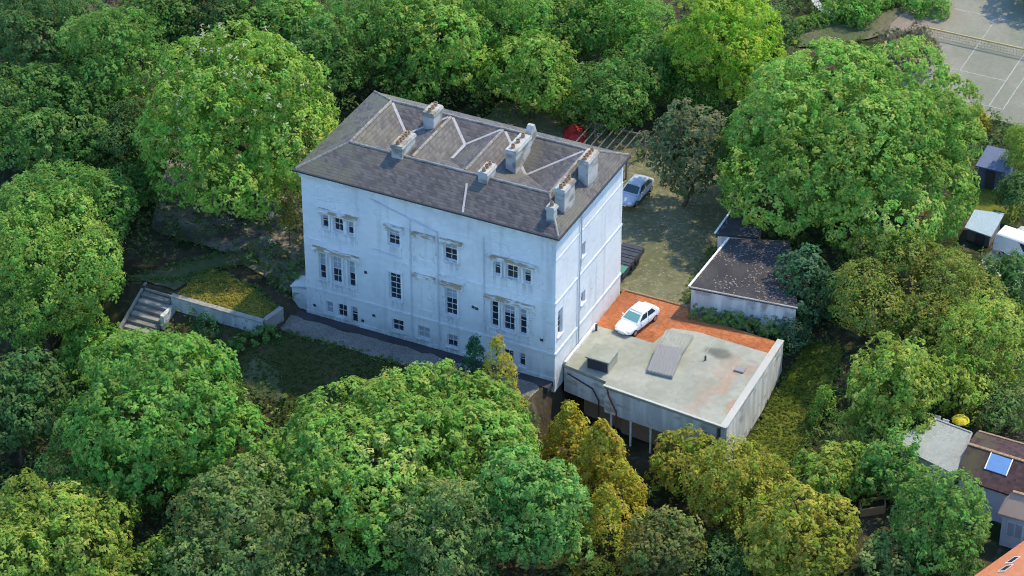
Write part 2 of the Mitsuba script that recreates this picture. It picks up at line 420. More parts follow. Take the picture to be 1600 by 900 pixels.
sheet('curved_path', 'pale curved path at the top edge of the view', [(-4.6, 66.5), (-3.8, 66.7), (-2.4, 64.6), (-0.6, 63.6), (-0.9, 62.9), (-3.0, 64.0)], 'mat_concrete', 0.12)
sheet('hedge_verge', 'green grass verge along the grass track', [(-4.5, 56.0), (-2.2, 57.0), (-3.0, 60.2), (2.6, 66.5), (6.5, 74), (3, 74), (0, 66.6), (-3.6, 62.2), (-5.5, 59)], 'mat_lawn', 0.09)

def apron(name, label, poly, z0, z1, matname):
    k = thing(name, label, None, kind='structure'); whole(k, prism(poly, z0, z1), matname); return k
apron('drain_strip', 'dark drain strip tight against the villa front', [(-22.3, -1.0), (-0.1, -1.0), (-0.1, -0.02), (-22.3, -0.02)], -0.4, 0.03, 'mat_felt')
apron('brick_paving', 'orange brick paved apron between villa, annexe and shed', [(0.05, 7.3), (5.1, 7.0), (5.6, 9.5), (7.7, 9.9), (14.03, 9.6), (14.03, 11.5), (6.0, 12.1), (5.6, 13.0), (0.05, 13.0)], -0.5, 0.62, 'mat_brickpave')
# sawtooth edging bricks along the yard side of the paving
k = [q for q in labels if q == 'brick_paving'][0]
for i in range(18):
    part(k, 'edging_brick', box(0.2 + i * 0.3, 0.46 + i * 0.3, 12.78, 12.96, 0.625, 0.72), 'mat_terracotta')

# tennis court: surface, painted lines, net
tc = thing('tennis_court', 'worn grey green tennis court with white lines in the top right corner', None, kind='structure')
part(tc, 'surface', prism([(5.5, 58.5), (9.6, 52.3), (20.4, 51.5), (23, 51.5), (23, 78), (6.5, 78), (4.4, 64)], -0.3, 0.31), 'mat_court')
def line(x0, y0, x1, y1, w=0.085):
    part(tc, 'line', slab([(x0 - w / 2 * (x0 == x1), y0 - w / 2 * (y0 == y1), .316), (x1 + w / 2 * (x0 == x1), y0 - w / 2 * (y0 == y1), .316),
                           (x1 + w / 2 * (x0 == x1), y1 + w / 2 * (y0 == y1), .316), (x0 - w / 2 * (x0 == x1), y1 + w / 2 * (y0 == y1), .316)], 0.004), 'mat_line')
line(12.9, 58.5, 12.9, 69.3)
for xl in (17.2, 18.5, 22.7): line(xl, 53.6, xl, 74.4)
line(17.255, 58.5, 18.445, 58.5) if False else None
for ys in (58.5, 69.3): line(8.8, ys, 12.845, ys); line(12.955, ys, 17.145, ys)
for yb in (53.6, 74.4): line(9.5, yb, 17.145, yb); line(17.255, yb, 18.445, yb)
tn = thing('tennis_net', 'tennis net with an ochre band strung across the worn court', 'net')
part(tn, 'mesh_panel', cat([box(x_, x_ + .014, 63.188, 63.202, .32, 1.12) for x_ in np.arange(7.95, 22, .3)] + [box(7.9, 22, 63.187, 63.203, z_, z_ + .012) for z_ in np.arange(.34, 1.1, .25)]), 'mat_net', kind='stuff')
part(tn, 'band', box(7.9, 22.0, 63.15, 63.24, 1.12, 1.25), 'mat_netband')
for xp in (7.8, 22.05): part(tn, 'post', tube([(xp, 63.2, 0.3), (xp, 63.2, 1.3)], 0.05), 'mat_gutter')

# ---------------------------------------------------------------- the white villa
W, D, H = 21.6, 12.3, 13.5
villa = thing('white_villa', 'large three storey white rendered villa with slate hipped roof', 'house')
WIN = []          # x0, x1, z0, z1, bars
for a, b in ((-19.95, -19.3), (-18.9, -18.0), (-17.7, -17.1)): WIN.append((a, b, 8.5, 9.8, 1))
for a, b in ((-14.15, -13.1), (-9.35, -8.2)): WIN.append((a, b, 8.6, 10.2, 2))
for a, b in ((-5.15, -4.55), (-4.1, -3.1), (-2.65, -2.0)): WIN.append((a, b, 8.45, 9.75, 1))
for a, b in ((-20.35, -19.7), (-19.2, -18.3), (-17.75, -17.1)): WIN.append((a, b, 3.6, 6.15, 3))
for a, b in ((-14.15, -13.1), (-9.3, -8.25)): WIN.append((a, b, 3.55, 6.1, 4))
for a, b in ((-5.4, -4.75), (-4.35, -3.35), (-3.0, -2.35)): WIN.append((a, b, 3.6, 6.05, 3))
for a, b, z0, z1 in ((-19.9, -19.25, .45, 1.65), (-18.85, -18.0, .45, 1.7), (-17.65, -17.05, .25, 1.8), (-14.0, -13.0, .6, 1.72), (-11.75, -10.7, .6, 1.75),
                     (-9.2, -8.3, .55, 1.75), (-5.15, -4.75, .65, 1.75), (-4.35, -3.5, .6, 1.8), (-3.05, -2.5, .6, 1.85)): WIN.append((a, b, z0, z1, 1))
wp = sg.Polygon([(-W, -1.0), (0, -1.0), (0, H - .05), (-W, H - .05)], [[(a, c), (b, c), (b, d), (a, d)] for a, b, c, d, _ in WIN])
part(villa, 'wall', plate(wp, 'y', 0, 0.42), 'mat_render')
SW = [(4.55, 5.35, 8.6, 9.8, 1), (4.75, 5.5, 4.2, 5.25, 1), (0.45, 1.35, 3.9, 6.2, 3)]
ws = sg.Polygon([(0.425, -1.0), (D, -1.0), (D, H - .05), (0.425, H - .05)], [[(a, c), (b, c), (b, d), (a, d)] for a, b, c, d, _ in SW])
part(villa, 'wall', plate(ws, 'x', -0.42, -0.0), 'mat_render', label='sunlit right end wall with three narrow windows')
part(villa, 'wall', box(-W, -W + .42, 0.425, D, -1, H - .05), 'mat_render')
part(villa, 'wall', box(-W + .425, -0.425, D - .42, D, -1, H - .05), 'mat_render')

rs = np.random.default_rng(11)
def window(x0, x1, z0, z1, bars, axis, blind=False):
    """recessed timber window: outer frame, sashes with glazing bars, pane, sill; axis 'y' front wall, 'x' end wall"""
    def B(a0, a1, d0, d1, c0, c1):     # a along wall, d depth into the wall
        return box(a0, a1, d0, d1, c0, c1) if axis == 'y' else box(-d1, -d0, a0, a1, c0, c1)
    t = 0.07
    fr = [B(x0 + .002, x0 + t, .16, .26, z0 + .002, z1 - .002), B(x1 - t, x1 - .002, .16, .26, z0 + .002, z1 - .002), B(x0 + t, x1 - t, .16, .26, z1 - t, z1 - .002), B(x0 + t, x1 - t, .16, .26, z0 + .002, z0 + t)]
    w = part(villa, 'window', cat(fr), 'mat_frame')
    part(w, 'pane', B(x0 + t, x1 - t, .215, .235, z0 + t, z1 - t), 'mat_blind' if blind else 'mat_pane')
    if not blind and rs.random() < .55:
        part(w, 'blind', B(x0 + t, x1 - t, .2135, .2148, z0 + t + (z1 - z0 - 2 * t) * rs.choice([.35, .5, .62]), z1 - t), 'mat_blind')
    gb = [B(x0 + t, x1 - t, .185, .213, z - .028, z + .028) for z in np.linspace(z0, z1, bars + 2)[1:-1]]
    if x1 - x0 > .8: gb.append(B((x0 + x1) / 2 - .02, (x0 + x1) / 2 + .02, .187, .212, z0 + t, z1 - t))
    for g_ in gb: part(w, 'glazing_bar', g_, 'mat_frame')
    part(w, 'sill', B(x0 - .1, x1 + .1, -.11, .155, z0 - .1, z0 - .003), 'mat_render')
def surround(x0, x1, z0, z1):
    t, g = .16, .004
    part(villa, 'architrave', cat(box(x0 - t, x0 - g, -.11, -.003, z0 - .003, z1 + t), box(x1 + g, x1 + t, -.11, -.003, z0 - .003, z1 + t), box(x0 - g, x1 + g, -.108, -.003, z1 + g, z1 + t)), 'mat_render')
for a, b, c, d, n in WIN:
    if c > 3: surround(a, b, c, d)
for i, (a, b, c, d, n) in enumerate(WIN): window(a, b, c, d, n, 'y', i in (16, 20))
for a, b, c, d, n in SW: window(a, b, c, d, n, 'x')

def ledge(x0, x1, z, d=0.46, h=0.17):
    part(villa, 'hood_moulding', cbox(x0, x1, -d, -0.003, z, z + h, 0.03), 'mat_ledge')
def bracket(x, z):
    part(villa, 'hood_bracket', plate([(-.003, z), (-.42, z), (-.4, z - .1), (-.22, z - .26), (-.12, z - .5), (-.003, z - .58)], 'x', x - .1, x + .1), 'mat_render')
for a, b, z in ((-20.2, -16.7, 10.15), (-14.4, -12.75, 10.35), (-9.6, -7.7, 10.4), (-5.5, -1.5, 10.12), (-20.8, -16.5, 6.5), (-9.6, -7.75, 6.45), (-5.8, -1.7, 6.4), (-11.95, -10.1, 6.5), (-11.95, -10.1, 10.3)):
    ledge(a, b, z)
    for x in ((a + .12, b - .12) if b - a < 2.5 else np.linspace(a + .12, b - .12, 4)): bracket(x, z - .003)
# blind panels and aprons framed in the render
def panel(x0, x1, z0, z1):
    t = .1
    part(villa, 'panel_moulding', cat(box(x0, x0 + t, -.055, -.003, z0, z1), box(x1 - t, x1, -.055, -.003, z0, z1), box(x0 + t, x1 - t, -.052, -.003, z1 - t, z1), box(x0 + t, x1 - t, -.052, -.003, z0, z0 + t)), 'mat_render')
for a in ((-11.75, -10.3, 3.3, 6.3), (-11.75, -10.3, 7.9, 10.1), (-20.3, -16.85, 7.75, 8.3), (-5.4, -1.8, 7.7, 8.25), (-20.7, -16.7, 3.0, 3.4), (-5.7, -2.0, 2.95, 3.4), (-5.3, -1.7, 11.4, 12.3), (-20.3, -16.9, 11.4, 12.2)): panel(*a)
# string courses round the two faces, frieze and cornice
for z, h, d in ((2.45, .22, .09), (7.15, .16, .08), (11.05, .10, .06)):
    part(villa, 'string_course', cbox(-W - .003, d, -d, -0.003, z, z + h, .02), 'mat_render')
    part(villa, 'string_course', cbox(0.003, d - .004, 0.003, D, z + .002, z + h - .002, .02), 'mat_render')
part(villa, 'cornice', cat(box(-W - .2, .22, -.22, -.003, 13.0, 13.4), box(-W - .12, .12, -.12, -.004, 12.7, 12.998)), 'mat_render')
part(villa, 'cornice', cat(box(.003, .2, .003, D, 13.0, 13.4), box(.004, .11, .004, D, 12.7, 12.998)), 'mat_render')
part(villa, 'plinth', box(-W - .05, .06, -.06, -.004, -.5, .34), 'mat_render')
for pts in ([(-12.2, -.1, .1), (-12.2, -.1, 11.45), (-12.5, -.1, 11.6), (-15.5, -.1, 12.35)], [(-9.85, -.1, .1), (-9.85, -.1, 10.9), (-12.0, -.1, 11.5)], [(-5.95, -.1, 2.8), (-5.95, -.1, 11.6)], [(-13.0, -.1, 7.6), (-15.4, -.1, 7.85)]):
    part(villa, 'drainpipe', tube(pts, .055), 'mat_pipe')
part(villa, 'drainpipe', tube([(.1, 4.15, .9), (.1, 4.15, 7.6), (.1, 4.4, 8.3), (.1, 4.4, 12.6)], .055), 'mat_pipe')
for x, z in ((-20.9, .9), (-16.6, .7), (-15.6, 1.5), (-16.2, 5.4), (-6.9, 4.9), (-6.6, 4.85), (-1.1, 3.6)):
    part(villa, 'vent', cbox(x - .13, x + .13, -.05, -.003, z - .12, z + .12, .02), 'mat_gutter')
part(villa, 'porch', cat(box(-W - 1.5, -W - .06, .3, 1.7, -.2, 1.9), slab([(-W - 1.6, .2, 1.95), (-W - .05, .2, 2.35), (-W - .05, 1.8, 2.35), (-W - 1.6, 1.8, 1.95)], .12)), 'mat_render')

# roof: outer slopes up to a ring of ridges, inside it three sunken hoppers divided by cross ridges
E0, E1, E2, E3 = (-W - .38, -.38), (.38, -.38), (.38, D + .38), (-W - .38, D + .38)
X0, X1, Y0, Y1, ZR, ZE = -18.8, -1.9, 2.85, 9.75, 14.95, 13.46
P3 = lambda p, z: (p[0], p[1], z)
a, b, c, d = (X0, Y0), (X1, Y0), (X1, Y1), (X0, Y1)
for q in ((P3(E0, ZE), P3(E1, ZE), P3(b, ZR), P3(a, ZR)), (P3(E1, ZE), P3(E2, ZE), P3(c, ZR), P3(b, ZR)), (P3(E2, ZE), P3(E3, ZE), P3(d, ZR), P3(c, ZR)), (P3(E3, ZE), P3(E0, ZE), P3(a, ZR), P3(d, ZR))):
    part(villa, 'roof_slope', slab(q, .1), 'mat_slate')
XC = [X0, -13.5, -9.0, X1]
def rlines(p, q, width=.24, tile=.45, kind='ridge_tile', m='mat_ridge', step=True):
    p, q = np.array(p, float), np.array(q, float)
    L = np.linalg.norm(q - p); n = max(1, int(round(L / tile)))
    dirv = (q - p) / L
    for i in range(n):
        s, e = p + dirv * (L * i / n + .012), p + dirv * (L * (i + 1) / n - .012)
        j = np.array([0, 0, rs.uniform(-.012, .02)])
        sd = np.cross(dirv, [0, 0, 1.0]); sd /= np.linalg.norm(sd)
        k = width * .5
        pts = []
        for c0 in (s + j, e + j):
            pts += [c0 + sd * k - [0, 0, .055], c0 - sd * k - [0, 0, .055], c0 + sd * k * .55 + [0, 0, .045], c0 - sd * k * .55 + [0, 0, .045], c0 + [0, 0, .075]]
        part(villa, kind, hull(pts), m)
for i in range(3):
    x0, x1 = XC[i], XC[i + 1]
    hw = (x1 - x0) / 2; hd = (Y1 - Y0) / 2; r = min(hw, hd)
    dz = r * 0.36
    cy = (Y0 + Y1) / 2; cx = (x0 + x1) / 2
    if hw < hd: g0, g1 = (cx, Y0 + r), (cx, Y1 - r)
    else: g0, g1 = (x0 + r, cy), (x1 - r, cy)
    zb = ZR - dz
    A, B, C, DD = (x0, Y0, ZR), (x1, Y0, ZR), (x1, Y1, ZR), (x0, Y1, ZR)
    G0, G1 = P3(g0, zb), P3(g1, zb)
    if hw < hd:
        quads = ((A, B, G0), (B, C, G1, G0), (C, DD, G1), (DD, A, G0, G1))
        vl = ((A, G0), (B, G0), (C, G1), (DD, G1), (G0, G1))
    else:
        quads = ((A, B, G1, G0), (B, C, G1), (C, DD, G0, G1), (DD, A, G0))
        vl = ((A, G0), (B, G1), (C, G1), (DD, G0), (G0, G1))
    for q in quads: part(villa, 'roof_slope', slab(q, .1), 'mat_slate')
    for vi, (p, q) in enumerate(vl[2:]):
        p, q = np.array(p) * .93 + np.array(q) * .07 + [0, 0, .03], np.array(q) + [0, 0, .035]
        part(villa, 'valley_flashing', bar(p, q, .22 if vi < 2 else .4, .02), 'mat_lead')
for p, q in (((X0, Y0), (X1, Y0)), ((X1, Y0), (X1, Y1)), ((X1, Y1), (X0, Y1)), ((X0, Y1), (X0, Y0)), ((-13.5, Y0 + .2), (-13.5, Y1 - .2)), ((-9.0, Y0 + .2), (-9.0, Y1 - .2))):
    rlines(P3(p, ZR + .03), P3(q, ZR + .03))
for e, q in ((E0, a), (E1, b), (E2, c), (E3, d)):
    p = np.array(P3(e, ZE)) * .97 + np.array(P3(q, ZR)) * .03 + [0, 0, .03]
    rlines(p, np.array(P3(q, ZR)) * .98 + np.array(P3(e, ZE)) * .02 + [0, 0, .03], .2)
part(villa, 'parapet_flashing', bar((-8.3, 1.9, ZR - .35), (-7.55, -.33, ZE + .05), .16, .03), 'mat_lead')
part(villa, 'gutter', cat(box(E0[0] - .1, E1[0] + .1, E0[1] - .1, E0[1] - .002, ZE - .16, ZE - .02), box(E1[0] + .002, E1[0] + .1, E1[1], E2[1], ZE - .158, ZE - .022)), 'mat_gutter')

def chimney(x0, x1, y0, y1, zt, zb=13.9, pots=4, stack='mat_stack', pot_h=.26, along='y'):
    body = cat(box(x0, x1, y0, y1, zb, zt - .3), cbox(x0 - .09, x1 + .09, y0 - .09, y1 + .09, zt - .298, zt - .12, .02), box(x0 - .03, x1 + .03, y0 - .03, y1 + .03, zt - .118, zt))
    k = part(villa, 'chimney', body, stack)
    for i in range(pots):
        t = (i + .5) / pots
        px, py = ((x0 + x1) / 2, y0 + (y1 - y0) * t) if along == 'y' else (x0 + (x1 - x0) * t, (y0 + y1) / 2)
        r = .14 + .02 * rs.random()
        h = pot_h * (0.8 + .4 * rs.random())
        part(k, 'chimney_pot', moved(lathe([(0, 0), (r * 1.15, 0), (r * .95, h * .75), (r * 1.12, h * .8), (r * 1.1, h), (r * .75, h), (r * .7, h * .4), (0, h * .38)]), (px, py, zt + .002)), 'mat_terracotta', smooth=35)
chimney(-15.0, -14.1, 2.5, 4.7, 15.95, pots=5)
chimney(-14.95, -14.05, 7.7, 9.2, 16.05, pots=3)
chimney(-7.55, -6.8, 2.3, 3.8, 15.65, pots=3)
chimney(-6.9, -6.05, 5.7, 8.3, 15.9, pots=3)
part(villa, 'party_gable', plate([(7.9, 14.3), (10.2, 14.6), (9.5, 16.2), (9.2, 16.2)], 'x', -6.75, -6.25), 'mat_stack')
chimney(-1.1, -.3, 6.3, 8.1, 16.2, pots=4)
chimney(-1.1, -.3, 2.1, 3.9, 16.05, pots=4)
chimney(-1.15, -.55, .75, 1.35, 15.2, 13.7, pots=1)

# ---------------------------------------------------------------- the flat roofed annexe
ann = thing('flat_roofed_annexe', 'low annexe with pale flat roof and white side walls built against the villa', 'building')
RP = [(0.08, 1.4), (4.0, .75), (4.0, .25), (14.35, -.7), (14.05, 9.55), (7.7, 9.85), (5.65, 9.45), (5.15, 6.95), (0.08, 7.25)]
part(ann, 'roof', prism(sg.Polygon(RP).difference(sg.Polygon([(13.94, -2), (14.5, -2), (14.5, 12), (13.68, 12)])), .5, .8), 'mat_deck')
IN = sg.Polygon(RP).buffer(-.06)
part(ann, 'wall', prism(IN.difference(sg.box(13.6, -2, 16, 12)), -1.75, .497), 'mat_annexe')
low = sg.Polygon(RP).buffer(-1.3)
part(ann, 'back_wall', prism(low, -4.6, -1.752), 'mat_buff')
part(ann, 'end_wall', prism([(13.95, -.6), (14.46, -.68), (14.2, 11.55), (13.7, 11.55)], -4.8, .77), 'mat_annexe')
for x in np.linspace(4.6, 13.2, 6):
    y = .25 - (x - 4) * .0918 + .16
    part(ann, 'post', box(x - .07, x + .07, y, y + .14, -4.6, -1.752), 'mat_white')
part(ann, 'coping', cat(bar((4.0, .2, .84), (14.42, -.75, .84), .22, .08), bar((14.22, -.75, .825), (13.97, 11.6, .825), .56, .09)), 'mat_concrete')
part(ann, 'drainpipe', tube([(4.35, .1, .6), (4.5, .05, .1), (5.2, -.02, -1.2), (5.2, -.02, -4)], .07), 'mat_oxide')
part(ann, 'drainpipe', tube([(.5, 1.2, .2), (2.8, .85, -.3), (3.4, .75, -1.2), (3.4, .75, -4)], .06), 'mat_gutter')
lt = part(ann, 'roof_lantern', slab([(6.3, 3.1, 1.05), (8.4, 3.2, 1.05), (8.0, 6.3, 1.5), (5.9, 6.1, 1.5)], .24), 'mat_metal')
l2 = part(ann, 'roof_lantern', slab([(5.9, 6.12, 1.35), (8.0, 6.32, 1.35), (7.75, 8.9, 1.06), (5.5, 8.7, 1.06)], .24), 'mat_greyfelt')
part(ann, 'lantern_wall', cat(slab([(6.0, 3.5, .82), (6.4, 3.3, .82), (8.2, 3.4, .82), (7.6, 8.6, .82), (5.7, 8.5, .82)], .02), plate([(3.3, .8), (8.7, .8), (8.7, .9), (6.2, 1.2), (3.3, .9)], 'x', 6.5, 7.7)), 'mat_metal')
for i in range(8):
    t = (i + .5) / 8
    part(lt, 'rib', bar((6.3 + 2.1 * t, 3.12 + .1 * t, 1.085), (5.9 + 2.1 * t, 6.08 + .2 * t, 1.53), .09, .1), 'mat_metal')
    part(l2, 'rib', bar((5.92 + 2.1 * t, 6.15 + .2 * t, 1.385), (5.52 + 2.25 * t, 8.7 + .2 * t, 1.1), .09, .1), 'mat_greyfelt')
hb = part(ann, 'roof_hatch', cat(box(1.9, 3.7, 1.75, 3.5, .802, 1.8), slab([(1.8, 1.6, 1.92), (3.8, 1.6, 1.92), (3.8, 3.6, 1.92), (1.8, 3.6, 1.92)], .11)), 'mat_deck')
part(hb, 'louvre', box(1.98, 3.62, 1.71, 1.745, .86, 1.76), 'mat_rib')
for i, x in enumerate((4.9, 7.2, 9.5, 11.8)):
    part(ann, 'felt_seam', bar((x, .35 - (x - 4) * .09, .803), (x - .15, (6.9, 9.4, 9.3, 9.2)[i], .803), .07, .012), 'mat_greyfelt')
part(ann, 'vent_pipe', tube([(.5, 6.6, .8), (.5, 6.6, 1.35)], .1), 'mat_gutter')
part(ann, 'vent_pipe', tube([(9.7, 6.6, .8), (9.7, 6.6, 1.2)], .08), 'mat_gutter')
part(ann, 'skylight', cbox(12.2, 13.0, 6.2, 6.8, .802, .95, .03), 'mat_metal')
part(ann, 'parapet', box(0.08, .3, 1.5, 7.2, .802, 1.0), 'mat_render')

# ---------------------------------------------------------------- garden wall, steps
gw = thing('garden_retaining_wall', 'white rendered retaining wall along the raised lawn left of the villa', 'wall')
part(gw, 'wall', prism([(-31.4, -4.45), (-23.2, -4.45), (-23.2, -4.1), (-31.4, -4.1)], -2.0, 1.32), 'mat_annexe')
part(gw, 'return_wall', prism([(-31.4, -6.2), (-31.05, -6.2), (-31.05, -4.452), (-31.4, -4.452)], -2, .6), 'mat_annexe')
part(gw, 'return_wall', prism([(-23.25, -4.1), (-22.95, -4.1), (-22.6, -2.0), (-22.9, -2.0)], -1, 1.3), 'mat_stone')
for i in range(10):
    part(gw, 'coping_stone', cbox(-31.45 + i * .83, -31.45 + i * .83 + .81, -4.53, -4.02, 1.322, 1.42, .02), 'mat_stone')
for i in range(3):
    part(gw, 'coping_stone', bar((-23.1 + i * .12, -4.05 + i * .7, 1.35), (-23.0 + i * .12, -3.38 + i * .7, 1.35), .42, .1), 'mat_stone')
st = thing('stone_steps', 'weathered stone steps descending beside the garden retaining wall', 'steps')
for i in range(8):
    part(st, 'step', cbox(-34.1, -31.45, -4.1 - i * .55, -3.5 - i * .55 + .08, -1.8, 1.14 - i * .27, .03), 'mat_tread' if i % 2 else 'mat_stone')
part(st, 'landing', cbox(-34.7, -31.0, -10.2, -7.95, -2.6, -1.1, .03), 'mat_stone')
part(st, 'kerb', bar((-34.3, -3.4, 1.05), (-34.3, -8.2, -1.0), .22, .5), 'mat_stone')
for i, (p, lab) in enumerate((((-29.6, 9.0), 'uppermost pale stone block on the stony bank under the blossoming tree'), ((-28.2, 8.2), 'pale stone block in the middle of the stony bank under the blossoming tree'), ((-28.4, 5.6), 'lowest pale stone slab on the stony bank, nearest the grey side path'))):
    b = thing('stone_block', lab, 'rock')
    s = trimesh.creation.icosphere(subdivisions=2, radius=1)
    v = np.array(s.vertices); v *= (1 + .5 * (meshkit.noise(v * 1.7 + i * 9.1)[:, None] - .5)); v *= [rs.uniform(.6, 1.0), rs.uniform(.35, .6), rs.uniform(.15, .3)]
    whole(b, moved(trimesh.Trimesh(v, s.faces), (p[0], p[1], float(gz(*p)) + .16), rs.uniform(-.4, .4)), 'mat_stone', smooth=30)
for i, (p, q, lab) in enumerate((((-31.8, 6.5), (-29.8, 9.6), 'bare fallen branch left of the pale stone blocks on the bank'), ((-30.4, 4.4), (-28.9, 8.6), 'long bare fallen branch crossing the middle of the stony bank'), ((-33.6, 5.0), (-32.6, 9.5), 'bare fallen branch furthest left on the stony bank'), ((-25.6, 2.0), (-23.6, 5.4), 'bare fallen branch on the bank close to the villa wall'))):
    b = thing('fallen_branch', lab, 'branch')
    za, zb = float(gz(*p)) + .2, float(gz(*q)) + .35
    mid = [(p[0] + q[0]) / 2 + .35, (p[1] + q[1]) / 2, (za + zb) / 2 + .15]
    ms = [tube([(*p, za), mid, (*q, zb)], .07, 6)]
    for k in range(5):
        t = .2 + .15 * k; c0 = np.array([p[0] + (q[0] - p[0]) * t + .2, p[1] + (q[1] - p[1]) * t, za + (zb - za) * t + .08])
        ms.append(tube([c0, c0 + [(-1) ** k * rs.uniform(.5, 1.1), rs.uniform(.1, .7), rs.uniform(0, .3)]], .03, 5))
    whole(b, cat(ms), 'mat_wood')

# ---------------------------------------------------------------- yard: shed, pergola, trailer, vehicles
def litter_mesh(poly, z, n, seed):
    r = np.random.default_rng(seed); g = sg.Polygon(poly); x0, y0, x1, y1 = g.bounds; vs, fs = [], []
    while len(fs) < n:
        x, y = r.uniform(x0, x1), r.uniform(y0, y1)
        if not g.contains(sg.Point(x, y)): continue
        if meshkit.noise(np.array([x * .7, y * .7, seed])) < r.uniform(.25, .7): continue
        an, s = r.uniform(0, 6.3), r.uniform(.03, .13)
        c, d = np.cos(an) * s, np.sin(an) * s
        h = r.uniform(.01, .06)
        vs += [(x + c, y + d, z + .01), (x - d * .6, y + c * .6, z + h), (x - c, y - d, z + .012), (x + d * .6, y - c * .6, z + h)]
        k = len(vs) - 4; fs += [(k, k + 1, k + 2), (k, k + 2, k + 3)]
    return trimesh.Trimesh(np.array(vs), np.array(fs), process=False)
plain('mat_litter', (0.26, 0.22, 0.19), 0.95)
shed = thing('flat_roofed_shed', 'flat roofed white walled shed with dark leaf strewn roof beside the yard', 'shed')
SP = [(5.9, 12.3), (6.1, 20.1), (10.6, 21.9), (14.6, 13.3)]
part(shed, 'wall', prism(sg.Polygon(SP).buffer(-.12), -.4, 2.8), 'mat_annexe')
part(shed, 'roof', prism(SP, 2.8, 3.0), 'mat_felt')
part(shed, 'leaf_litter', litter_mesh(SP, 3.0, 1100, 3), 'mat_litter', kind='stuff')
part(shed, 'coping', cat(bar((5.85, 12.3, 3.04), (6.05, 20.1, 3.04), .16, .1)), 'mat_white')
part(shed, 'coping', bar((5.85, 12.25, 3.03), (14.6, 13.2, 3.03), .14, .09), 'mat_stone')
sd2 = thing('small_outhouse', 'small outhouse with leaf strewn roof behind the flat roofed shed', 'shed')
S2 = [(4.8, 20.4), (4.7, 24), (7.6, 23.6), (8.1, 21.4)]
part(sd2, 'wall', prism(sg.Polygon(S2).buffer(-.12), -.4, 2.7), 'mat_annexe')
part(sd2, 'roof', prism(S2, 2.7, 2.88), 'mat_felt')
part(sd2, 'leaf_litter', litter_mesh(S2, 2.88, 300, 5), 'mat_litter', kind='stuff')
part(sd2, 'coping', bar((4.72, 20.4, 2.93), (4.62, 24, 2.93), .14, .1), 'mat_white')
whole(thing('leaf_litter', 'dry fallen leaves and twigs scattered over yard, paving and stony bank', 'leaves', kind='stuff'),
      cat(litter_mesh([(.3, 13.3), (5.6, 13.4), (4.0, 20.5), (4, 27), (-4, 30), (-4, 14)], .15, 900, 21), litter_mesh([(.3, 8), (5, 8), (6, 11.8), (14, 11), (14, 10), (5.5, 12.8), (.3, 12.8)], .625, 260, 22)), 'mat_litter')
pb = thing('leaning_board', 'pale board leaning by the outhouse at the edge of the yard', 'board')
whole(pb, slab([(4.3, 22.3, .3), (5.3, 20.3, .3), (5.75, 20.38, 2.1), (4.7, 22.3, 2.1)], .1), 'mat_white')

pg = thing('pergola', 'grey timber pergola behind the rear corner of the villa', 'pergola')
for x in (-11.4, -6.8):
    for y in (28.9, 32.7): part(pg, 'post', box(x - .07, x + .07, y - .07, y + .07, 0, 2.3), 'mat_wood')
for y in (28.9, 32.7): part(pg, 'beam', box(-11.8, -6.4, y - .06, y + .06, 2.302, 2.44), 'mat_wood')
for i in range(8): part(pg, 'rafter', box(-11.6 + i * .7, -11.54 + i * .7, 28.5, 33.1, 2.442, 2.56), 'mat_wood')

tr = thing('ribbed_trailer', 'dark trailer with ribbed cover standing against the villa end wall in the yard', 'trailer')
part(tr, 'body', cbox(-2.55, -.65, 14.3, 18.7, .55, 1.0, .04), 'mat_bin')
for i in range(13):
    part(tr, 'cover_slat', box(-2.53, -.67, 14.34 + i * .335, 14.62 + i * .335, 1.002, 1.06 + .03 * (i % 3)), 'mat_rib')
part(tr, 'tarp', cbox(-2.1, -.62, 14.25, 15.3, 1.1, 1.22, .04), 'mat_greentarp')
for sx in (-2.62, -.58):
    for y in (16.1, 16.9):
        part(tr, 'wheel', moved(lathe([(0, -.09), (.3, -.09), (.34, -.04), (.34, .04), (.3, .09), (0, .09)]).apply_transform(trimesh.transformations.rotation_matrix(math.pi / 2, [0, 1, 0])), (sx, y, .65)), 'mat_tyre', smooth=35)
part(tr, 'drawbar', bar((-1.6, 14.3, .75), (-1.6, 13.4, .7), .1, .08), 'mat_gutter')

rt = thing('red_tarpaulin', 'bright red tarpaulin over a pile behind the villa under the trees', 'tarpaulin')
n = 26
U, V = np.meshgrid(np.linspace(-1, 1, n), np.linspace(-1, 1, n))
ww = 1 + .35 * (meshkit.fbm(np.stack([np.cos(np.arctan2(V, U)) * 1.5, np.sin(np.arctan2(V, U)) * 1.5, U * 0], -1), 3, 4) - .5)
X, Y = U * 1.0 * ww, V * 1.5 * ww
Z = .95 * np.exp(-((X + .15) / .55) ** 2 - ((Y - .4) / .6) ** 2) + .6 * np.exp(-((X - .2) / .6) ** 2 - ((Y + .6) / .5) ** 2) + .28 * (meshkit.fbm(np.stack([X * 2.2, Y * 2.2, X * 0], -1), 4, 8) - .4)
ij = np.arange((n - 1) * n).reshape(n - 1, n)[:, :-1].ravel()
sm = trimesh.Trimesh(np.c_[X.ravel(), Y.ravel(), np.maximum(Z, 0).ravel()], np.vstack([np.c_[ij, ij + 1, ij + n + 1], np.c_[ij, ij + n + 1, ij + n]]), process=False)
low_ = sm.copy(); low_.vertices = low_.vertices - [0, 0, .02]; low_.invert()
whole(rt, moved(cat(sm, low_), (-13.6, 33.3, .2), .4), 'mat_redtarp', smooth=False)

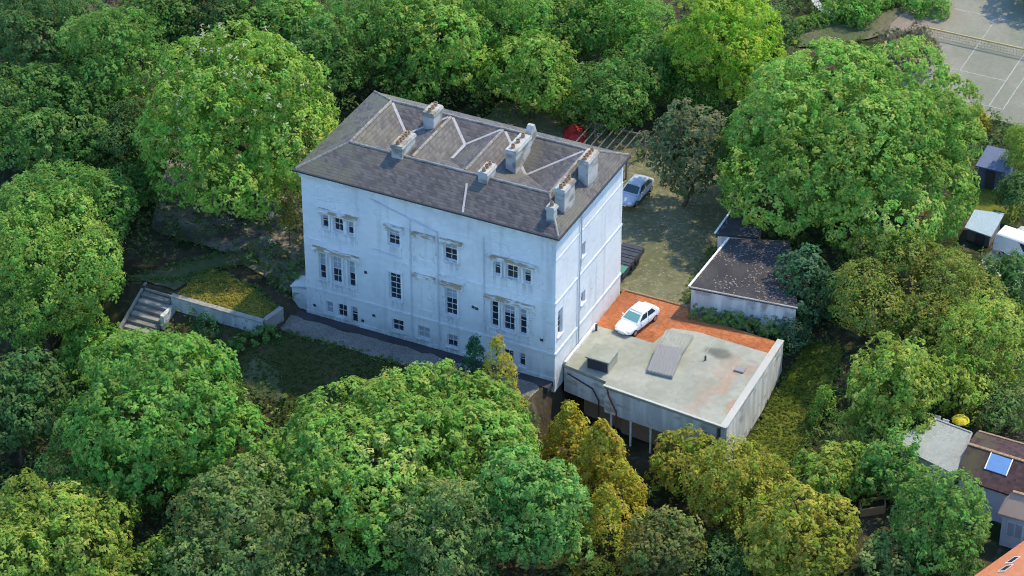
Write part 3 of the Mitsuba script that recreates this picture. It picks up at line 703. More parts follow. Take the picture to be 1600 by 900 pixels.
def car(name, label, loc, rz, paint, glass, L=4.2, Wd=1.72, roof_h=1.45, van=False, screen=None):
    """local: +y is forward, wheels on z = 0"""
    t = thing(name, label, 'van' if van else 'car')
    hw = Wd / 2
    M = lambda m: moved(m, loc, rz)
    if van:
        st_ = [(-L / 2, .86, .5, 1.0), (-L / 2 + .1, 1, .32, 1.12), (-.6, 1, .3, 1.15), (L * .2, 1, .3, 1.12), (L * .36, .98, .3, 1.02), (L * .46, .9, .32, .9), (L / 2, .74, .45, .72)]
    else:
        st_ = [(-L / 2, .78, .5, .82), (-L / 2 + .12, .93, .34, .93), (-L * .3, 1, .26, .95), (0, 1, .25, .93), (L * .18, 1, .25, .92), (L * .3, .98, .27, .84), (L * .43, .9, .32, .72), (L / 2, .7, .45, .6)]
    n = 16; V = []
    for y, w, zb, zt in st_:
        for k in range(n):
            a_ = 2 * math.pi * k / n
            cx = np.sign(math.cos(a_)) * abs(math.cos(a_)) ** .45 * hw * w
            cz = (zb + zt) / 2 + np.sign(math.sin(a_)) * abs(math.sin(a_)) ** .45 * (zt - zb) / 2
            V.append((cx, y, cz))
    F = []
    m_ = len(st_)
    for i in range(m_ - 1):
        for k in range(n):
            p0, p1 = i * n + k, i * n + (k + 1) % n
            F += [(p0, p0 + n, p1 + n), (p0, p1 + n, p1)]
    c0, c1 = len(V), len(V) + 1
    V += [(0, st_[0][0], (st_[0][2] + st_[0][3]) / 2), (0, st_[-1][0], (st_[-1][2] + st_[-1][3]) / 2)]
    for k in range(n):
        F += [(c0, k, (k + 1) % n), (c1, (m_ - 1) * n + (k + 1) % n, (m_ - 1) * n + k)]
    body = trimesh.Trimesh(np.array(V), np.array(F), process=False); body.fix_normals()
    part(t, 'body', M(body), paint, smooth=40)
    # greenhouse: base ring -> roof ring
    if van: yb0, yb1, yr0, yr1, zb, zr, wr = -L / 2 + .06, L * .36, -L / 2 + .2, L * .16, 1.08, roof_h, .86
    else: yb0, yb1, yr0, yr1, zb, zr, wr = -L * .42, L * .24, -L * .27, L * .04, .9, roof_h, .76
    wb = hw * .95; wr *= hw
    base = [(-wb, yb0, zb), (wb, yb0, zb), (wb, yb1, zb), (-wb, yb1, zb)]
    top = [(-wr, yr0, zr), (wr, yr0, zr), (wr, yr1, zr), (-wr, yr1, zr)]
    part(t, 'cabin', M(hull([tuple(p) for p in base] + [tuple(np.array(p) - [0, 0, .06]) for p in top])), paint)
    part(t, 'roof', M(hull([tuple(np.array(p) * [1.0, 1, 1] - [0, 0, .058]) for p in top] + [tuple(np.array([p[0] * .86, p[1] * 1.0 + (.06 if p[1] < 0 else -.06), p[2] + .03])) for p in top])), paint)
    def pane(name, i, j, s=.1, u0=.14, u1=.88, m=None, h0=0, h1=1):
        b0, b1, t0, t1 = (np.array(q, float) for q in (base[i], base[j], top[i], top[j]))
        t0 = t0 - [0, 0, .06]; t1 = t1 - [0, 0, .06]
        P = lambda a_, c_: (b0 * (1 - a_) + b1 * a_) * (1 - c_) + (t0 * (1 - a_) + t1 * a_) * c_
        q = [P(h0 + s, u0), P(h1 - s, u0), P(h1 - s, u1), P(h0 + s, u1)]
        nn = np.cross(q[1] - q[0], q[3] - q[0]); nn /= np.linalg.norm(nn)
        if nn @ (np.mean(q, 0) - [0, 0, 1]) < 0: nn = -nn
        part(t, name, M(hull([x + nn * .012 for x in q] + [x - nn * .02 for x in q])), m or glass)
    pane('windscreen', 2, 3, .07, m=screen); pane('rear_window', 0, 1, .09)
    if van:
        pane('side_window', 1, 2, .04, h0=.62); pane('side_window', 3, 0, .04, h1=.38)
    else:
        pane('side_window', 1, 2, .05, h0=.06, h1=.54); pane('side_window', 1, 2, .05, h0=.5, h1=.96)
        pane('side_window', 3, 0, .05, h0=.04, h1=.5); pane('side_window', 3, 0, .05, h0=.46, h1=.94)
    for sx in (-1, 1):
        for y in (-L * .31, L * .31):
            R = trimesh.transformations.rotation_matrix(math.pi / 2, [0, 1, 0])
            wl = part(t, 'wheel', M(moved(lathe([(0, -.1), (.27, -.1), (.31, -.05), (.31, .05), (.27, .1), (0, .1)], 18).apply_transform(R), (sx * (hw - .1), y, .31))), 'mat_tyre', smooth=35)
            part(wl, 'hubcap', M(moved(lathe([(0, -.11), (.17, -.11), (.19, -.1), (.19, .1), (.17, .11), (0, .11)], 14).apply_transform(R), (sx * (hw - .095), y, .31))), 'mat_hub')
        part(t, 'headlight', M(cbox(sx * hw * .62 - .16, sx * hw * .62 + .16, L * .44, L * .475, .56, .7, .03)), 'mat_lamp')
        part(t, 'tail_light', M(cbox(sx * hw * .74 - .1, sx * hw * .74 + .1, -L * .49, -L * .47, .66, .86, .02)), 'mat_taillamp')
        part(t, 'door_mirror', M(cbox(sx * (hw + .08) - .09, sx * (hw + .08) + .09, yb1 - .55, yb1 - .43, zb + .02, zb + .14, .02)), paint)
    part(t, 'grille', M(cbox(-hw * .42, hw * .42, L * .482, L * .497, .5, .58, .008)), 'mat_bin')
    part(t, 'number_plate', M(cbox(-.26, .26, L * .488, L * .5015, .36, .47, .005)), 'mat_white')
    part(t, 'number_plate', M(cbox(-.26, .26, -L * .5015, -L * .492, .6, .71, .005)), 'mat_netband')
    for sx in (-1, 1):
        part(t, 'sill_trim', M(cbox(sx * hw * .985 - .02, sx * hw * .985 + .02, -L * .2, L * .2, .3, .38, .008)), 'mat_bin')
        for y in (-L * .09, L * .14): part(t, 'door_seam', M(box(sx * hw * .998 - .006, sx * hw * .998 + .006, y - .008, y + .008, .4, .88)), 'mat_bin')
    return t
car('parked_car', 'white hatchback parked on the orange brick paving', (2.95, 8.85, .62), math.pi - .22, 'mat_carwhite', 'mat_carglass', screen='mat_carglass_teal')
car('parked_car', 'pale silver car parked in the shade behind the rear corner of the villa', (-4.9, 26.4, .3), math.pi - .05, 'mat_carsilver', 'mat_carglass', L=4.4)
car('white_van', 'white van cut by the right edge of the view', (27.2, 31.9, .12), -math.pi / 2 - .15, 'mat_carwhite', 'mat_carglass', L=4.9, Wd=1.9, roof_h=2.0, van=True)

# ---------------------------------------------------------------- buildings at the right edge
bs = thing('pale_blue_shed', 'pale blue roofed shed left of the white van', 'shed')
part(bs, 'wall', prism([(22.1, 32.7), (24.1, 32.4), (24.1, 35.3), (22.1, 34.8)], -.3, 1.2), 'mat_wood')
part(bs, 'roof', slab([(21.9, 32.5, 1.25), (24.3, 32.1, 1.25), (24.3, 35.5, 1.55), (21.9, 35.0, 1.55)], .1), 'mat_paleblue')
part(bs, 'door', box(22.9, 23.7, 32.42, 32.47, 0, 1.1), 'mat_gutter')
sh = thing('garden_cabin', 'blue grey garden cabin in the shade above the small sunny lawn', 'cabin')
part(sh, 'wall', box(20.3, 22.6, 40.8, 43.4, -.2, 2.2), 'mat_shadeblue')
part(sh, 'roof', slab([(20.1, 40.5, 2.25), (22.8, 40.5, 2.25), (22.8, 43.7, 2.5), (20.1, 43.7, 2.5)], .12), 'mat_shadeblue')
part(sh, 'door', box(21.0, 21.8, 40.74, 40.79, 0, 1.9), 'mat_gutter')

fb = thing('grey_flat_roofed_building', 'low building with plain grey flat roof at the lower right', 'building')
FP = [(26.7, 0.2), (28.8, 4.2), (31.85, 3.75), (32.35, -1.5), (29.3, -.6)]
part(fb, 'wall', prism(sg.Polygon(FP).buffer(-.15), -.6, 2.8), 'mat_annexe')
part(fb, 'roof', prism(FP, 2.8, 3.0), 'mat_greyfelt')
part(fb, 'edge_trim', cat(bar((32.3, -1.5, 3.04), (31.85, 3.7, 3.04), .14, .08), bar((28.8, 4.2, 3.04), (31.8, 3.75, 3.04), .14, .08)), 'mat_greyfelt')
br = thing('brown_roofed_house', 'house with mossy dark brown roof and blue skylight at the right edge', 'house')
part(br, 'wall', prism([(32.6, -1.4), (39.6, -1.9), (39.8, 3.4), (32.3, 3.6)], -.6, 2.9), 'mat_lilac')
part(br, 'roof', slab([(32.4, -1.7, 2.95), (40, -2.2, 2.95), (40, .8, 3.9), (32.3, 1.2, 3.9)], .14), 'mat_browntile')
part(br, 'roof', slab([(32.3, 1.22, 3.9), (40, .82, 3.9), (40, 4.0, 2.95), (32.1, 4.2, 2.95)], .14), 'mat_browntile')
for i in range(17): part(br, 'ridge_tile', bar((32.3 + i * .45, 1.2 - i * .0234, 3.93), (32.73 + i * .45, 1.18 - i * .0234, 3.93), .24, .09), 'mat_terracotta')
part(br, 'verge', cat(bar((32.2, 4.2, 2.99), (40, 4.0, 2.99), .16, .1)), 'mat_terracotta')
sk = part(br, 'skylight', slab([(34.2, -.5, 3.47), (35.75, -.6, 3.46), (35.75, .75, 3.93), (34.2, .85, 3.94)], .06), 'mat_skylight')
part(sk, 'frame', cat(bar((34.16, -.54, 3.47), (34.16, .87, 3.96), .07, .07), bar((35.79, -.64, 3.45), (35.79, .77, 3.95), .07, .07)), 'mat_white')
ps = thing('lilac_house', 'small lilac walled house with brown hipped roof at the right edge', 'house')
part(ps, 'wall', box(36.7, 43, -4.05, -2.75, -.6, 2.9), 'mat_lilac')
part(ps, 'roof', slab([(36.4, -4.35, 2.95), (43.3, -4.35, 2.95), (43.3, -3.1, 4.15), (37.0, -3.1, 4.15)], .14), 'mat_buff')
part(ps, 'roof', slab([(37.0, -3.08, 4.15), (43.3, -3.08, 4.15), (43.3, -2.5, 2.95), (36.4, -2.5, 2.95)], .14), 'mat_buff')
part(ps, 'roof', slab([(36.38, -4.35, 2.95), (36.98, -3.09, 4.15), (36.38, -2.5, 2.95)], .14), 'mat_buff')
for i in range(14): part(ps, 'ridge_tile', bar((37.0 + i * .45, -3.09, 4.2), (37.42 + i * .45, -3.09, 4.2), .24, .1), 'mat_terracotta')
for x in (37.1, 38.7):
    w = part(ps, 'window', box(x, x + 1.2, -4.1, -4.055, 1.0, 2.3), 'mat_frame')
    for x_ in (x + .08, x + .64): part(w, 'pane', box(x_, x_ + .48, -4.122, -4.102, 1.08, 2.22), 'mat_blind')
oh = thing('orange_tiled_house', 'house with bright orange tiled roof and two skylights in the bottom right corner', 'house')
AL, PE = np.array([.35, .937]), np.array([.937, -.35])
def OP(a_, p_, z=None):                  # a_ metres along the eave from its far corner, p_ metres up the slope in plan
    q = np.array([39.4, -5.8]) - AL * a_ + PE * p_
    return (q[0], q[1], 3.1 + .696 * p_ if z is None else z)
part(oh, 'wall', prism([OP(.4, .4)[:2], OP(12.6, .4)[:2], OP(12.6, 8.8)[:2], OP(.4, 8.8)[:2]], -.6, 3.0), 'mat_buff')
for i in range(14):
    p0, p1 = 4.6 * i / 14, 4.6 * (i + 1) / 14 - .01
    q = [OP(13, p0), OP(p0 * .65, p0), OP(p1 * .65, p1), OP(13, p1)]
    q = [tuple(np.array(v) + [0, 0, .05 if k < 2 else 0]) for k, v in enumerate(q)]
    part(oh, 'tile_course', slab(q, .12), 'mat_orangetile')
part(oh, 'roof', slab([OP(13, 4.61, 6.3), OP(3, 4.61, 6.3), OP(0, 9.2, 3.1), OP(13, 9.2, 3.1)], .14), 'mat_orangetile')
part(oh, 'roof', slab([OP(-.02, 0, 3.1), OP(2.98, 4.6, 6.3), OP(-.02, 9.2, 3.1)], .14), 'mat_orangetile')
for a0, p0 in ((3.85, 1.25), (5.2, 1.65)):
    f = lambda da, dp, dz: tuple(np.array(OP(a0 + da, p0 + dp)) + [0, 0, dz])
    k = part(oh, 'skylight', slab([f(1, 0, .12), f(0, 0, .12), f(0, .55, .12), f(1, .55, .12)], .1), 'mat_white')
    part(k, 'pane', slab([f(.9, .07, .135), f(.1, .07, .135), f(.1, .48, .135), f(.9, .48, .135)], .03), 'mat_pane')

um = thing('yellow_parasol', 'bright yellow parasol standing behind the grey flat roof', 'parasol')
par = [(0, 2.36)] + [(.7 * math.sin(t) / math.sin(1.15), 2.0 + .36 * (math.cos(t) - math.cos(1.15)) / (1 - math.cos(1.15))) for t in np.linspace(.2, 1.15, 6)] + [(.68, 1.97), (.3, 2.12), (0, 2.26)]
part(um, 'canopy', moved(lathe(par, 8), (30.25, 6.2, 0)), 'mat_yellow')
part(um, 'pole', tube([(30.25, 6.2, -.2), (30.25, 6.2, 2.55)], .025), 'mat_white')
part(um, 'base', moved(lathe([(0, 0), (.28, 0), (.26, .08), (0, .08)]), (30.25, 6.2, float(gz(30.25, 6.2)))), 'mat_concrete')
for i, (x, y) in enumerate(((28.6, 5.6), (29.3, 5.4))):
    c = thing('garden_chair', ('left' if i == 0 else 'right') + ' one of two white garden chairs behind the grey flat roof', 'chair', None)
    z = float(gz(x, y)) + 1.2
    part(c, 'seat', cbox(x - .25, x + .25, y - .25, y + .25, z + .4, z + .45, .01), 'mat_white')
    part(c, 'backrest', cbox(x - .25, x + .25, y + .2, y + .25, z + .452, z + .95, .01), 'mat_white')
    for dx in (-.22, .22):
        for dy in (-.22, .22): part(c, 'leg', box(x + dx - .02, x + dx + .02, y + dy - .02, y + dy + .02, z - 1.25, z + .398), 'mat_white')
cr = thing('timber_planter', 'low timber planter frame with orange boards between the lower right bushes', 'planter')
cz = float(gz(27.2, -4.0))
for p, q in (((26.3, -4.4), (27.8, -3.2)), ((27.8, -3.2), (28.2, -4.2)), ((28.2, -4.2), (26.8, -5.4)), ((26.8, -5.4), (26.3, -4.4))):
    part(cr, 'board', bar((*p, cz + .35), (*q, cz + .35), .08, .7), 'mat_freshwood')
part(cr, 'soil', slab([(26.4, -4.4, cz + .45), (27.75, -3.3, cz + .45), (28.1, -4.2, cz + .45), (26.8, -5.3, cz + .45)], .1), 'mat_ground')
TREES = [
    (-4.7, -15.7, 1.3, 10.85, 4.86, 'bright', 'broad', 'largest rounded bright green tree in the foreground before the white villa'),
    (-22.8, -19.3, 2.2, 7.64, 6.19, 'fresh', 'broad', 'broad mid green tree left of the big foreground tree, below the stone steps'),
    (-39.3, -10.2, 3.9, 6.17, 6.6, 'bright', 'broad', 'bright yellowish green tree at the left edge beside the stone steps'),
    (-41.6, -3.6, 5.5, 6.09, 3.98, 'mid', 'broad', 'mid green tree at the left edge behind the bright yellowish one'),
    (-24.4, -31.4, -1.1, 6.99, 3.25, 'lime', 'broad', 'lime green tree filling the bottom left corner'),
    (-11.8, -26.6, 0.4, 5.59, 4.03, 'dull', 'broad', 'dull grey green tree at the bottom between lime tree and large foreground tree'),
    (-35.2, -20.8, -0.0, 4.03, 4.92, 'dark', 'broad', 'dark shaded tree at the left edge above the lime green corner tree'),
    (1.5, -22.1, 1.2, 3.8, 5.12, 'dull', 'broad', 'dull olive tree at the bottom overlapping the largest foreground tree'),
    (6.0, -17.1, 1.7, 4.02, 5.71, 'cool', 'broad', 'cool green tree at the bottom between dull olive tree and golden conifers'),
    (3.5, -4.9, -0.9, 2.31, 3.24, 'gold', 'cone', 'golden conifer nearest the villa corner in the diagonal conifer row'),
    (7.4, -7.7, -0.0, 2.83, 3.62, 'gold', 'cone', 'golden conifer in the middle of the diagonal conifer row'),
    (9.8, -9.4, -0.9, 2.53, 2.8, 'gold', 'cone', 'olive gold conifer at the right end of the diagonal conifer row'),
    (10.5, -13.9, -0.2, 2.67, 3.44, 'gold', 'cone', 'golden shaggy conifer at the bottom below the diagonal conifer row'),
    (-2.2, -5.4, 3.4, 1.82, 3.36, 'gold', 'cone', 'small pointed golden conifer against the white villa front'),
    (-4.7, -4.1, 2.6, 1.35, 2.52, 'conifer', 'cone', 'dark green pointed conifer against the white villa front'),
    (12.6, -3.8, -1.0, 2.76, 2.76, 'olive', 'broad', 'olive yellow bushy tree below the right part of the annexe wall'),
    (18.1, -6.8, 0.2, 3.64, 3.9, 'olive', 'broad', 'large rounded olive yellow tree below the annexe corner'),
    (15.0, -13.8, -0.8, 2.84, 2.84, 'drab', 'broad', 'drab olive bush at the bottom below the olive yellow trees'),
    (24.6, -12.1, 1.7, 3.98, 3.57, 'olive', 'broad', 'rounded olive tree at the bottom right of centre'),
    (24.2, -3.3, 1.3, 3.37, 1.85, 'lime', 'broad', 'yellow green bush below the small sunken lawn'),
    (28.1, -2.8, 2.8, 2.42, 2.41, 'mid', 'broad', 'mid green bush left of the grey flat roof'),
    (33.7, -8.4, 4.0, 3.61, 3.73, 'mid', 'broad', 'dense round green tree left of the orange tiled roof'),
    (25.5, 4.8, 4.4, 3.43, 4.3, 'lime', 'broad', 'yellow green tree above the grey flat roof'),
    (28.2, 8.9, 2.9, 3.0, 2.49, 'lime', 'broad', 'yellow green tree just behind the yellow parasol'),
    (12.6, 30.7, 7.2, 10.78, 7.06, 'bright', 'broad', 'huge rounded green tree below the tennis court'),
    (3.0, 31.1, 3.4, 2.68, 3.58, 'fresh', 'broad', 'small bright green tree at the left flank of the huge rounded tree'),
    (22.0, 18.6, 3.5, 6.8, 3.18, 'olivegreen', 'broad', 'wide olive green tree below the huge rounded tree'),
    (30.3, 13.7, 4.0, 4.17, 3.65, 'lime', 'broad', 'yellow green tree at the right edge halfway down'),
    (-31.5, 7.9, 10.4, 7.56, 8.94, 'blossom', 'broad', 'tall bright tree with pale blossom beside the left end of the villa'),
    (-56.2, 15.5, 8.8, 6.25, 4.34, 'dark', 'broad', 'dark green tree in the top left corner'),
    (-47.4, 13.5, 9.5, 4.9, 5.28, 'mid', 'broad', 'mid green tree in the top left between corner tree and blossoming tree'),
    (-49.8, 6.9, 6.8, 6.21, 4.09, 'darkmid', 'broad', 'deep green tree at the left edge below the corner tree'),
    (-43.4, 7.6, 6.2, 3.31, 3.31, 'dark', 'broad', 'dark tree left of the blossoming tree, over the stony bank'),
    (-48.3, 27.8, 7.1, 4.85, 2.51, 'dark', 'broad', 'dark tree at the top behind the blossoming tree'),
    (-41.3, 30.2, 6.6, 4.83, 2.27, 'mid', 'broad', 'mid green tree at the top right of the dark one behind the blossoming tree'),
    (-33.9, 25.4, 6.8, 3.21, 4.13, 'darkmid', 'broad', 'deep green tree right of the blossoming tree above the left roof corner'),
    (-32.4, 30.3, 6.8, 4.59, 4.58, 'mid', 'broad', 'mid green tree at the top above the left part of the roof'),
    (-27.4, 33.4, 6.8, 5.32, 5.31, 'bright', 'broad', 'bright green tree at the top above the orange topped chimney'),
    (-27.7, 29.6, 4.2, 3.06, 2.47, 'mid', 'broad', 'small mid green tree just behind the rear roof edge'),
    (-23.3, 38.2, 6.0, 4.53, 4.52, 'fresh', 'broad', 'fresh green tree at the top above the middle of the roof'),
    (-18.4, 34.6, 4.3, 3.79, 3.94, 'bright', 'broad', 'bright green tree close behind the rear roof edge, left of the red tarpaulin'),
    (-19.5, 43.6, 4.2, 4.31, 3.87, 'mid', 'broad', 'mid green tree at the top above the red tarpaulin'),
    (-15.5, 46.6, 4.3, 4.9, 4.02, 'fresh', 'broad', 'fresh green tree at the top left of the yellow green tree'),
    (-11.1, 35.3, 3.8, 3.76, 3.43, 'darkmid', 'broad', 'deep green tree right of the red tarpaulin above the pergola'),
    (-9.8, 40.6, 3.6, 3.37, 3.2, 'mid', 'broad', 'mid green tree between the pergola and the yellow green tree'),
    (-4.2, 43.5, 6.4, 4.93, 6.26, 'sun', 'broad', 'bright yellow green tree at the top left of the field path'),
    (-2.6, 51.4, 3.4, 2.08, 3.55, 'dark', 'broad', 'slim dark tree at the top between yellow green tree and grass path'),
    (-0.9, 27.2, 5.2, 3.08, 4.95, 'brown', 'broad', 'brownish half bare tree behind the yard at the right of the villa'),
    (14.2, 16.6, 2.7, 2.53, 3.37, 'teal', 'broad', 'dark blue green shrub right of the flat roofed shed'),
    (14.0, 13.6, 0.2, 1.51, 1.65, 'teal', 'broad', 'ivy covered shrub at the right end of the orange paving'),
    (19.0, 8.0, -1.3, 1.08, 1.62, 'fresh', 'cone', 'little conical shrub on the shaded lawn right of the annexe'),
    (16.6, 49.9, 0.6, 2.26, 0.52, 'gold', 'broad', 'golden bush under the lower edge of the tennis court'),
    (23.2, 42.3, 3.6, 1.2, 3.72, 'lime', 'broad', 'yellow green bush at the right edge below the tennis court'),
    (24.3, 37.6, 2.4, 1.08, 2.49, 'dark', 'broad', 'dark bush at the right edge beside the small sunny lawn'),
    (27.8, 25.3, 2.0, 2.31, 2.08, 'dark', 'broad', 'dark bush at the right edge below the white van'),
    (33.0, 9.3, 1.8, 2.18, 1.81, 'dull', 'broad', 'dull green bush at the right edge above the brown roof'),
    (-3.7, -22.1, -3.5, 2.09, 0.43, 'dull', 'broad', 'low dull bush at the bottom edge left of the dull olive tree'),
    (18.9, -11.9, -2.2, 2.54, 1.24, 'dark', 'broad', 'dark bush at the bottom edge between two olive trees'),
    (30.8, -10.9, 1.5, 2.17, 1.76, 'dull', 'broad', 'dull bush at the bottom edge left of the dense round tree'),
    (8.7, 56.5, 2.3, 2.61, 2.35, 'brownbush', 'broad', 'reddish brown bush at the left end of the tennis court'),
    (6.3, 68.0, 0.9, 2.72, 0.89, 'fresh', 'broad', 'green tree at the top edge left of the tennis court'),
    (0.7, 64.1, 1.2, 2.7, 1.18, 'fresh', 'broad', 'green bush at the top edge beside the pale curved path'),
    (-26.5, 6.1, 3.7, 0.62, 2.59, 'ivygold', 'broad', 'yellowish climbing shrub against the left end wall of the villa'),
    (15.5, 73.4, 3.1, 3.64, 2.71, 'mid', 'broad', 'tree at the top right corner shading the tennis court'),
    (-27.5, -5.8, 0.6, 1.11, 0.96, 'conifer', 'cone', 'dark green shrub at the foot of the garden retaining wall'),
    (-3.6, -25.2, -1.9, 2.74, 1.65, 'dark', 'broad', 'shaded dark bush below the largest foreground tree at the bottom edge'),
    (-33.8, -11.9, -0.6, 3.77, 2.6, 'fresh', 'broad', 'fresh green tree filling the gap below the stone steps at the left'),
    (-27.6, -21.8, -1.7, 3.87, 3.13, 'mid', 'broad', 'mid green tree between the lime corner tree and the broad tree below the steps'),
    (-16.8, -29.1, -2.3, 2.78, 1.21, 'darkmid', 'broad', 'deep green bush at the bottom edge right of the lime corner tree'),
    (-49.9, 25.0, 7.2, 3.41, 2.53, 'darkmid', 'broad', 'deep green tree at the top edge left of the dark one'),
    (-41.2, 4.8, 3.8, 2.55, 2.06, 'darkmid', 'broad', 'deep green bush on the slope behind the left edge trees'),
    (-24.0, 34.5, 3.5, 2.81, 2.39, 'mid', 'broad', 'mid green tree just behind the middle of the rear roof edge'),
    (-16.0, 36.0, 2.2, 2.24, 2.24, 'mid', 'broad', 'mid green tree above the red tarpaulin, close to the roof'),
    (-5.7, 40.9, 2.9, 2.35, 2.98, 'mid', 'broad', 'mid green tree at the left foot of the bright yellow green tree'),
    (25.7, 16.4, 2.6, 2.99, 2.23, 'olivegreen', 'broad', 'olive green tree between the wide olive tree and the right edge tree'),
    (24.4, 3.1, 1.4, 2.15, 2.15, 'lime', 'broad', 'yellow green bush left of the corner of the grey flat roof'),
    (21.3, -10.4, -2.6, 2.31, 1.17, 'olive', 'broad', 'olive bush at the bottom edge below the rounded olive yellow tree'),
]

# ---------------------------------------------------------------- trees and plants
LEAF = {'bright': (.150, .245, .05), 'fresh': (.115, .220, .045), 'mid': (.100, .185, .042), 'darkmid': (.088, .165, .042), 'dark': (.068, .122, .04), 'lime': (.175, .235, .045),
        'dull': (.125, .175, .055), 'cool': (.112, .205, .052), 'gold': (.27, .235, .035), 'conifer': (.03, .085, .04), 'olive': (.19, .20, .035), 'drab': (.125, .145, .045),
        'olivegreen': (.145, .175, .04), 'blossom': (.155, .25, .045), 'teal': (.055, .108, .052), 'brown': (.115, .138, .068), 'sun': (.185, .29, .035), 'brownbush': (.15, .14, .085), 'ivygold': (.22, .19, .05)}

def fib(n, rng):
    i = np.arange(n) + .5
    ph = np.arccos(1 - 2 * i / n); th = np.pi * (1 + 5 ** .5) * i + rng.uniform(0, 6.3)
    return np.stack([np.cos(th) * np.sin(ph), np.sin(th) * np.sin(ph), np.cos(ph)], -1)

def unit(v): return v / np.maximum(np.linalg.norm(v, axis=-1, keepdims=True), 1e-9)

def leaves(centres, outward, cr, per, size, colour, rng, tone=None, droop=0.0):
    """leaf sprays: for every clump centre a dome of folded leaf blades facing roughly outward; returns (mesh, vertex colours)"""
    n = len(centres)
    o = np.repeat(outward, per, 0); c = np.repeat(centres, per, 0); r = np.repeat(cr, per)[:, None]
    d = unit(o * .75 + rng.normal(size=(n * per, 3)) * .75)
    p = c + d * r * rng.uniform(.55, 1.05, (n * per, 1))
    p[:, 2] -= droop * rng.random(n * per)
    nrm = unit(d * .6 + o * .35 + np.array([0, 0, .35]) + rng.normal(size=(n * per, 3)) * .3)
    t = unit(np.cross(nrm, rng.normal(size=(n * per, 3))))
    b = np.cross(nrm, t)
    s = (size * rng.uniform(.65, 1.3, (n * per, 1)))
    A, B, C, Dv = p - t * s, p + b * s * .55 - nrm * s * .16, p + t * s, p - b * s * .55 - nrm * s * .16
    v = np.stack([A, B, C, Dv], 1).reshape(-1, 3)
    k = np.arange(n * per)[:, None] * 4
    f = np.stack([k + [[0, 1, 2]], k + [[0, 2, 3]]], 1).reshape(-1, 3)
    tn = np.ones(n) if tone is None else tone
    colour = 1.95 * np.array(colour)
    cl = rng.normal(size=(n, 1)) * .14
    base = np.array(colour) * (tn[:, None] * (1 + cl))
    base = base * (1 + .28 * np.clip(rng.normal(size=(n, 1)), -1.5, 1.5) * np.array([.75, .12, .35]))   # some sprays yellower, some bluer
    lc = np.repeat(base, per, 0) * (1 + rng.normal(size=(n * per, 1)) * .13)
    return trimesh.Trimesh(v, f, process=False), np.clip(np.repeat(lc, 4, 0), .012, .62)

def crown(rx, ry, rz, colour, rng, kind='broad', dens=1.0, leaf=.23, spacing=.8):
    R = (rx * ry * rz) ** (1 / 3)
    if kind == 'cone':
        n = int(40 + rx * rz * 30)
        h = rng.random(n) ** 1.25
        a_ = rng.uniform(0, 6.283, n)
        rad = (1 - h) ** .72 * rx * (.86 + .22 * rng.random(n))
        wob = 1 + .16 * np.sin(a_ * 3 + h * 9)
        c = np.stack([np.cos(a_) * rad * wob, np.sin(a_) * rad * wob, (h * 2 - 1) * rz], -1)
        o = unit(np.stack([np.cos(a_), np.sin(a_), np.full(n, .45)], -1))
        return leaves(c, o, rng.uniform(.3, .55, n), 16, leaf * .9, colour, rng, 1 + .2 * np.sin(a_ * 4 + h * 7), droop=.15)
    nl = int(np.clip(10 + R * 4.2, 10, 52))
    ld = fib(nl, rng); ld = unit(ld + rng.normal(size=ld.shape) * .22)
    ld = ld[ld[:, 2] > -.6]
    lr = R * (.2 + .27 * rng.random(len(ld)) ** 1.3) * (1 if R > 2 else 1.15)
    off = rng.uniform(0, 90, 3)
    bulge = 1 + .55 * (meshkit.noise(ld * 1.35 + off) - .5)              # an uneven outline: the crown leans out here and in there
    lc = ld * np.array([rx, ry, rz]) * (1.02 * bulge[:, None] - lr[:, None] / R * .9)
    low_ = ld[:, 2] < -.15
    lc[low_, :2] *= 1.06
    cs, os_, tn, cr = [], [], [], []
    for i in range(len(ld)):
        m = max(10, int(4 * np.pi * lr[i] ** 2 / spacing ** 2 * dens))
        d = unit(fib(m, rng) + rng.normal(size=(m, 3)) * .22)
        keep = (d[:, 2] > -.45) | (rng.random(m) < .25)
        d = d[keep]
        sc_ = np.array([1, 1, .85])
        p = lc[i] + d * sc_ * lr[i] * rng.uniform(.9, 1.08, (len(d), 1))
        inside = np.zeros(len(d), bool)
        for j in range(len(ld)):
            if j != i: inside |= np.linalg.norm((p - lc[j]) / sc_, axis=1) < lr[j] * .86
        p, d = p[~inside], d[~inside]
        cs.append(p); os_.append(d); tn.append(np.full(len(d), 1 + rng.normal() * .14)); cr.append(rng.uniform(.34, .62, len(d)))
    # sparse inner foliage, seen through the gaps
    mi_ = int(14 * R * R * .55)
    d = unit(rng.normal(size=(mi_, 3)))
    cs.append(d * np.array([rx, ry, rz]) * rng.uniform(.5, .78, (mi_, 1))); os_.append(d); tn.append(np.full(mi_, .9)); cr.append(np.full(mi_, .6))
    cs, os_, tn, cr = np.vstack(cs), np.vstack(os_), np.concatenate(tn), np.concatenate(cr)
    q = np.linalg.norm(cs / [rx, ry, rz], axis=1)
    cs = cs / max(.8, np.percentile(q, 88))
    return leaves(cs, os_, cr, 17, leaf, colour, rng, tn)

def limb(a, b, r0, r1, rng, seg=5, sides=7, bend=.08):
    a, b = np.array(a, float), np.array(b, float)
    L = np.linalg.norm(b - a)
    ts = np.linspace(0, 1, seg + 1)
    pts = a + (b - a) * ts[:, None] + np.sin(ts * np.pi)[:, None] * rng.normal(size=3) * L * bend
    v, f = meshkit_tube(pts, r0 + (r1 - r0) * ts, sides)
    return trimesh.Trimesh(v, f, process=False)

